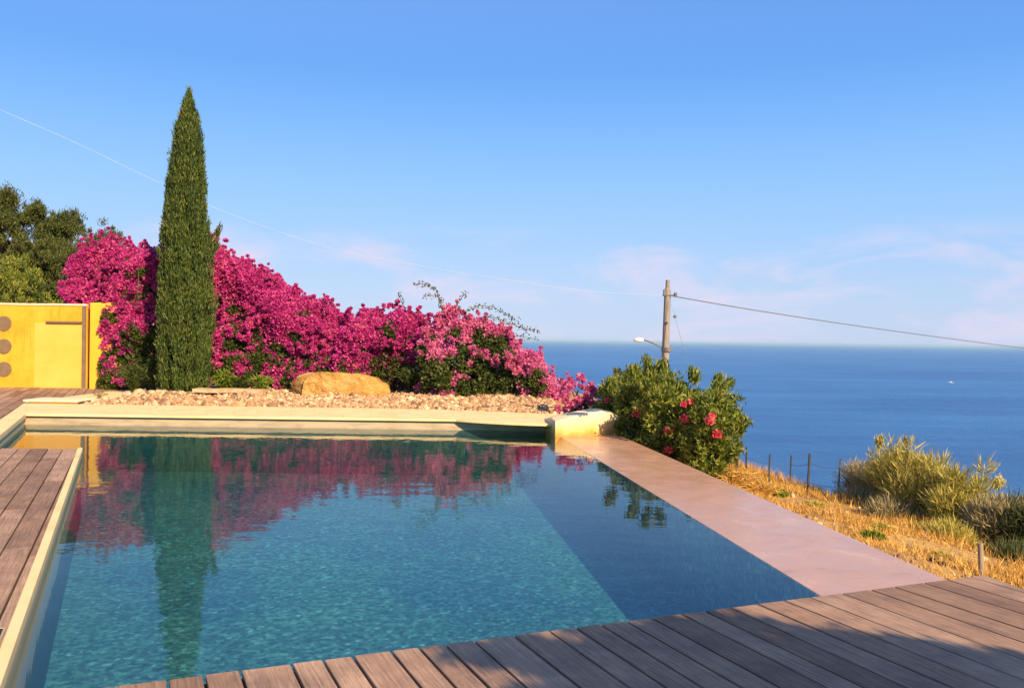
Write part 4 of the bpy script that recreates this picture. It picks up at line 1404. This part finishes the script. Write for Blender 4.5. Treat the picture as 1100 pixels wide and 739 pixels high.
# wooden post
tp = at(1053, 583, 8.2); bt = at(1055, 625, 8.2)
bm = bmesh.new()
r_ = .026
tube_mesh(bm, [bt - Vector((0, 0, .3)), bt.lerp(tp, .5), tp], [r_ * 1.05, r_, r_ * .95], 10)
o = bm_obj('wooden_post', bm, M['post'])
me = o.data; base = bt - Vector((0, 0, .3)); me.transform(Matrix.Translation(-base)); o.location = base
tag(o, 'short weathered wooden post standing in the dry grass behind the deck corner', 'post')

# ------------------------------------------------------------------ utility pole and cables
YP = 30.0
pt, pb = at(717.5, 301, YP), at(713.5, 420, YP)
dr = (pb - pt).normalized()
base = pt + dr * 8.2
rt = empty('utility_pole', base)
bm = bmesh.new()
tube_mesh(bm, [base, base.lerp(pt, .6), pt + dr * .35, pt + dr * .28, pt], [.15, .135, .115, .08, .075], 14)
q1 = bm_obj('shaft', bm, M['pole'], smooth=False)
bm = bmesh.new()
a = pt + dr * .55
tube_mesh(bm, [a + Vector((-.18, -.1, 0)), a + Vector((.28, -.1, .0))], .03, 6)
box(bm, (a.x - .17, a.y - .2, a.z - .02), (a.x - .05, a.y - .05, a.z + .2))
q2 = bm_obj('bracket', bm, M['metal'])
bm = bmesh.new()
for dz_, rr_ in ((0, .05), (.05, .07), (.1, .05)):
    bmesh.ops.create_cone(bm, cap_ends=True, segments=12, radius1=rr_, radius2=rr_, depth=.045, matrix=Matrix.Translation(a + Vector((.27, -.1, dz_ - .02))))
q3 = bm_obj('insulator', bm, M['metal'])
lc_ = at(714, 375, YP); lt = at(686, 364.5, YP)
bm = bmesh.new()
tube_mesh(bm, [lc_, lc_.lerp(lt, .5) + Vector((0, -.1, .05)), lt + Vector((.15, 0, .0))], .025, 6)
bmesh.ops.create_cone(bm, cap_ends=True, segments=14, radius1=.19, radius2=.19, depth=.14, matrix=Matrix.Translation(at(716.3, 375.5, YP)))
q4 = bm_obj('lamp_arm', bm, M['metal'])
bm = bmesh.new()
bmesh.ops.create_uvsphere(bm, u_segments=14, v_segments=8, radius=.14, matrix=Matrix.Translation(lt + Vector((.0, 0, -.02))) @ Matrix.Diagonal((1.35, .9, .62, 1)))
q5 = bm_obj('lamp_head', bm, M['white'], smooth=True)
bm = bmesh.new()
i1 = at(725, 340, YP - .5)
tube_mesh(bm, [pt + dr * .6, i1 + Vector((0, 0, .1))], .004, 4)
tube_mesh(bm, [i1, at(731, 362, YP - .8), at(742, 400, YP - 1.2)], .006, 4)
bmesh.ops.create_icosphere(bm, subdivisions=2, radius=.06, matrix=Matrix.Translation(i1))
q6 = bm_obj('stay_wire', bm, M['cable'])
kids_local(rt, [q1, q2, q3, q4, q5, q6])
# the lamp head is a piece of the lamp arm
q5.parent = q4
tag(rt, 'weathered wooden utility pole with small street lamp rising behind the oleander', 'utility pole')

def cable(pxs, plan0, plan1, mat, rad_, label):
    pts = []
    for (a, b2) in pxs:
        d = ray(a, b2); k = d.x / d.y
        # intersect with the plan line
        dx, dy = plan1[0] - plan0[0], plan1[1] - plan0[1]
        t_ = (k * plan0[1] - plan0[0]) / (dx - k * dy)
        Yv = plan0[1] + dy * t_
        pts.append(at(a, b2, Yv))
    # Catmull-Rom
    fine = []
    for i in range(len(pts) - 1):
        p0, p1, p2, p3 = pts[max(i - 1, 0)], pts[i], pts[i + 1], pts[min(i + 2, len(pts) - 1)]
        for q in range(8):
            s = q / 8
            fine.append(0.5 * ((2 * p1) + (p2 - p0) * s + (2 * p0 - 5 * p1 + 4 * p2 - p3) * s * s + (3 * p1 - p0 - 3 * p2 + p3) * s ** 3))
    fine.append(pts[-1])
    bm = bmesh.new(); tube_mesh(bm, fine, rad_, 6)
    o = bm_obj('overhead_cable', bm, mat)
    tag(o, label, 'cable')
    return o

pa_ = a + Vector((.27, -.1, 0))
cable([(722, 318), (800, 331.5), (900, 347), (1000, 361), (1100, 374), (1180, 383)], (pa_.x, pa_.y), (30, 48), M['cable'], .018, 'dark overhead cable running from the pole to the right over the sea')
cable([(716, 317), (640, 313.5), (560, 303), (460, 287), (350, 265), (240, 227), (165, 193.5), (80, 153), (0, 118), (-60, 90)], (pa_.x - .4, pa_.y), (-40, 24), M['cable_pale'], .005, 'thin pale overhead cable crossing the sky from upper left down to the pole')

# ------------------------------------------------------------------ boat far out
bp = gz(1021, 411.5, SEA)
rt = empty('motorboat', Vector((bp.x, bp.y, SEA)))
bm = bmesh.new()
sec = [(-3.2, .0, .9, .9), (-2.8, 1.05, .9, .9), (0, 1.15, .95, .95), (2.0, .8, 1.1, 1.1), (3.6, .03, 1.4, 1.4)]
rings = []
for x, w2, h, _ in sec:
    w2 = max(w2, .03)
    rings.append([bm.verts.new(v_) for v_ in ((x, -w2, h), (x, -w2 * .8, .25), (x, 0, -.2), (x, w2 * .8, .25), (x, w2, h), (x, 0, h + .05))])
for i in range(len(rings) - 1):
    for k in range(6):
        bm.faces.new((rings[i][k], rings[i][(k + 1) % 6], rings[i + 1][(k + 1) % 6], rings[i + 1][k]))
bm.faces.new(rings[0][::-1]); bm.faces.new(rings[-1])
bmesh.ops.recalc_face_normals(bm, faces=bm.faces)
bm_obj('hull', bm, M['white'], rt)
bm = bmesh.new(); prism(bm, [(-1.2, -.7), (.9, -.6), (.9, .6), (-1.2, .7)], .95, 2.0)
bevel(bm_obj('cabin', bm, M['white'], rt), .15)
rt.rotation_euler = (0, 0, R(150))
tag(rt, 'tiny white motorboat far out on the blue sea at the right', 'boat')

# ------------------------------------------------------------------ tree right of the camera, outside the frame: shades the deck
shp = [gz(478, 693), gz(540, 684), gz(620, 672), gz(745, 654), gz(850, 673), gz(930, 684), gz(1000, 690), gz(1100, 703)]
shw = [V2(p_) for p_ in shp] + [Vector((4.2, 2.7)), Vector((3.2, 1.2)), Vector((0.6, 1.2)), V2(gz(535, 739))]
print('shade', [tuple(round(c, 2) for c in p_) for p_ in shw])
def inside(p_, poly):
    c_ = False
    for i in range(len(poly)):
        a, b2 = poly[i], poly[i - 1]
        if (a.y > p_.y) != (b2.y > p_.y) and p_.x < (b2.x - a.x) * (p_.y - a.y) / (b2.y - a.y) + a.x: c_ = not c_
    return c_
cc = []
mnx, mxx = min(p_.x for p_ in shw), max(p_.x for p_ in shw)
mny, mxy = min(p_.y for p_ in shw), max(p_.y for p_ in shw)
while len(cc) < 900:
    q = Vector((random.uniform(mnx, mxx), random.uniform(mny, mxy)))
    if not inside(q, shw): continue
    h_ = random.uniform(2.3, 3.7)
    if not all(inside(q + Vector((dx, dy)) * .28, shw) for dx, dy in ((1, 0), (-1, 0), (0, 1), (0, -1))) and random.random() < .62: continue
    cc.append([q.x + S.x / S.z * h_, q.y + S.y / S.z * h_, h_])
cc = np.array(cc)
P, D = clumps(cc, .17 * rng.uniform(.6, 1.2, len(cc)), 55, .9, .2)
cr_ = link('crown', leaf_mesh('crown', P, D, .12, .05, .5), M['olive'])
mc = cc.mean(0)
bm = bmesh.new()
tb = Vector((mc[0] + .3, mc[1] - .3, -1.0))
hb = Vector((mc[0], mc[1], 2.1))
tube_mesh(bm, [tb, tb.lerp(hb, .5) + Vector((.1, 0, 0)), hb], [.16, .12, .09], 10)
for k in range(16):
    q = cc[random.randrange(len(cc))]
    tube_mesh(bm, [hb - Vector((0, 0, .1)), Vector((hb.x * .5 + q[0] * .5, hb.y * .5 + q[1] * .5, 2.5)), tuple(q)], [.05, .03, .01], 6)
tr_ = bm_obj('trunk', bm, M['bark'])
print('shade tree', mc)
plant('olive_tree', tb, [cr_, tr_], 'olive tree right of the deck whose crown throws leafy shade on the boards', 'tree')

# fallen bracts on the coping and gravel
np_ = 260
fx = rng.uniform(FLC.x + .5, XR1, np_); fy = YF + .1 + (ybk - YF + 1.5) * rng.random(np_) ** .6
fz = np.where(fy < ybk - .1, ZC + .006, np.asarray(gravel_z(fx, fy)) + .05)
fy = np.where(fx > XR0 - 1, np.minimum(fy, ybk - .4), fy); fz = np.where(fx > XR0 - 1, ZC + .006, fz)
P = np.stack([fx, fy, fz], 1)
D = rng.normal(0, 1, (np_, 3)) * np.array([1, 1, .05])
n = np_; D = unit(D); A = unit(np.cross(D, np.tile([0, 0, 1.], (n, 1)))) * .012
v = np.empty((n, 4, 3)); v[:, 0] = P - D * .018; v[:, 1] = P + A; v[:, 2] = P + D * .018 + [0, 0, .006]; v[:, 3] = P - A
o = link('fallen_petals', np_mesh('fallen_petals', v.reshape(-1, 3), None, 4), M['boug'])
tag(o, 'fallen magenta petals scattered on the coping and gravel', 'petals', kind='stuff')

# ------------------------------------------------------------------ haze over the sea
m = bpy.data.materials.new('haze_air'); m.use_nodes = True
t = m.node_tree
t.nodes.remove(t.nodes['Principled BSDF'])
vol = t.nodes.new('ShaderNodeVolumePrincipled')
vol.inputs['Color'].default_value = (0.50, 0.78, 1.0, 1)
vol.inputs['Density'].default_value = 6e-5
vol.inputs['Anisotropy'].default_value = 0.0
t.links.new(vol.outputs[0], t.nodes['Material Output'].inputs['Volume'])
bm = bmesh.new(); box(bm, (-50000, -50000, SEA - 4), (50000, 70000, 14))
hzo = bm_obj('haze', bm, m); hzo['kind'] = 'stuff'
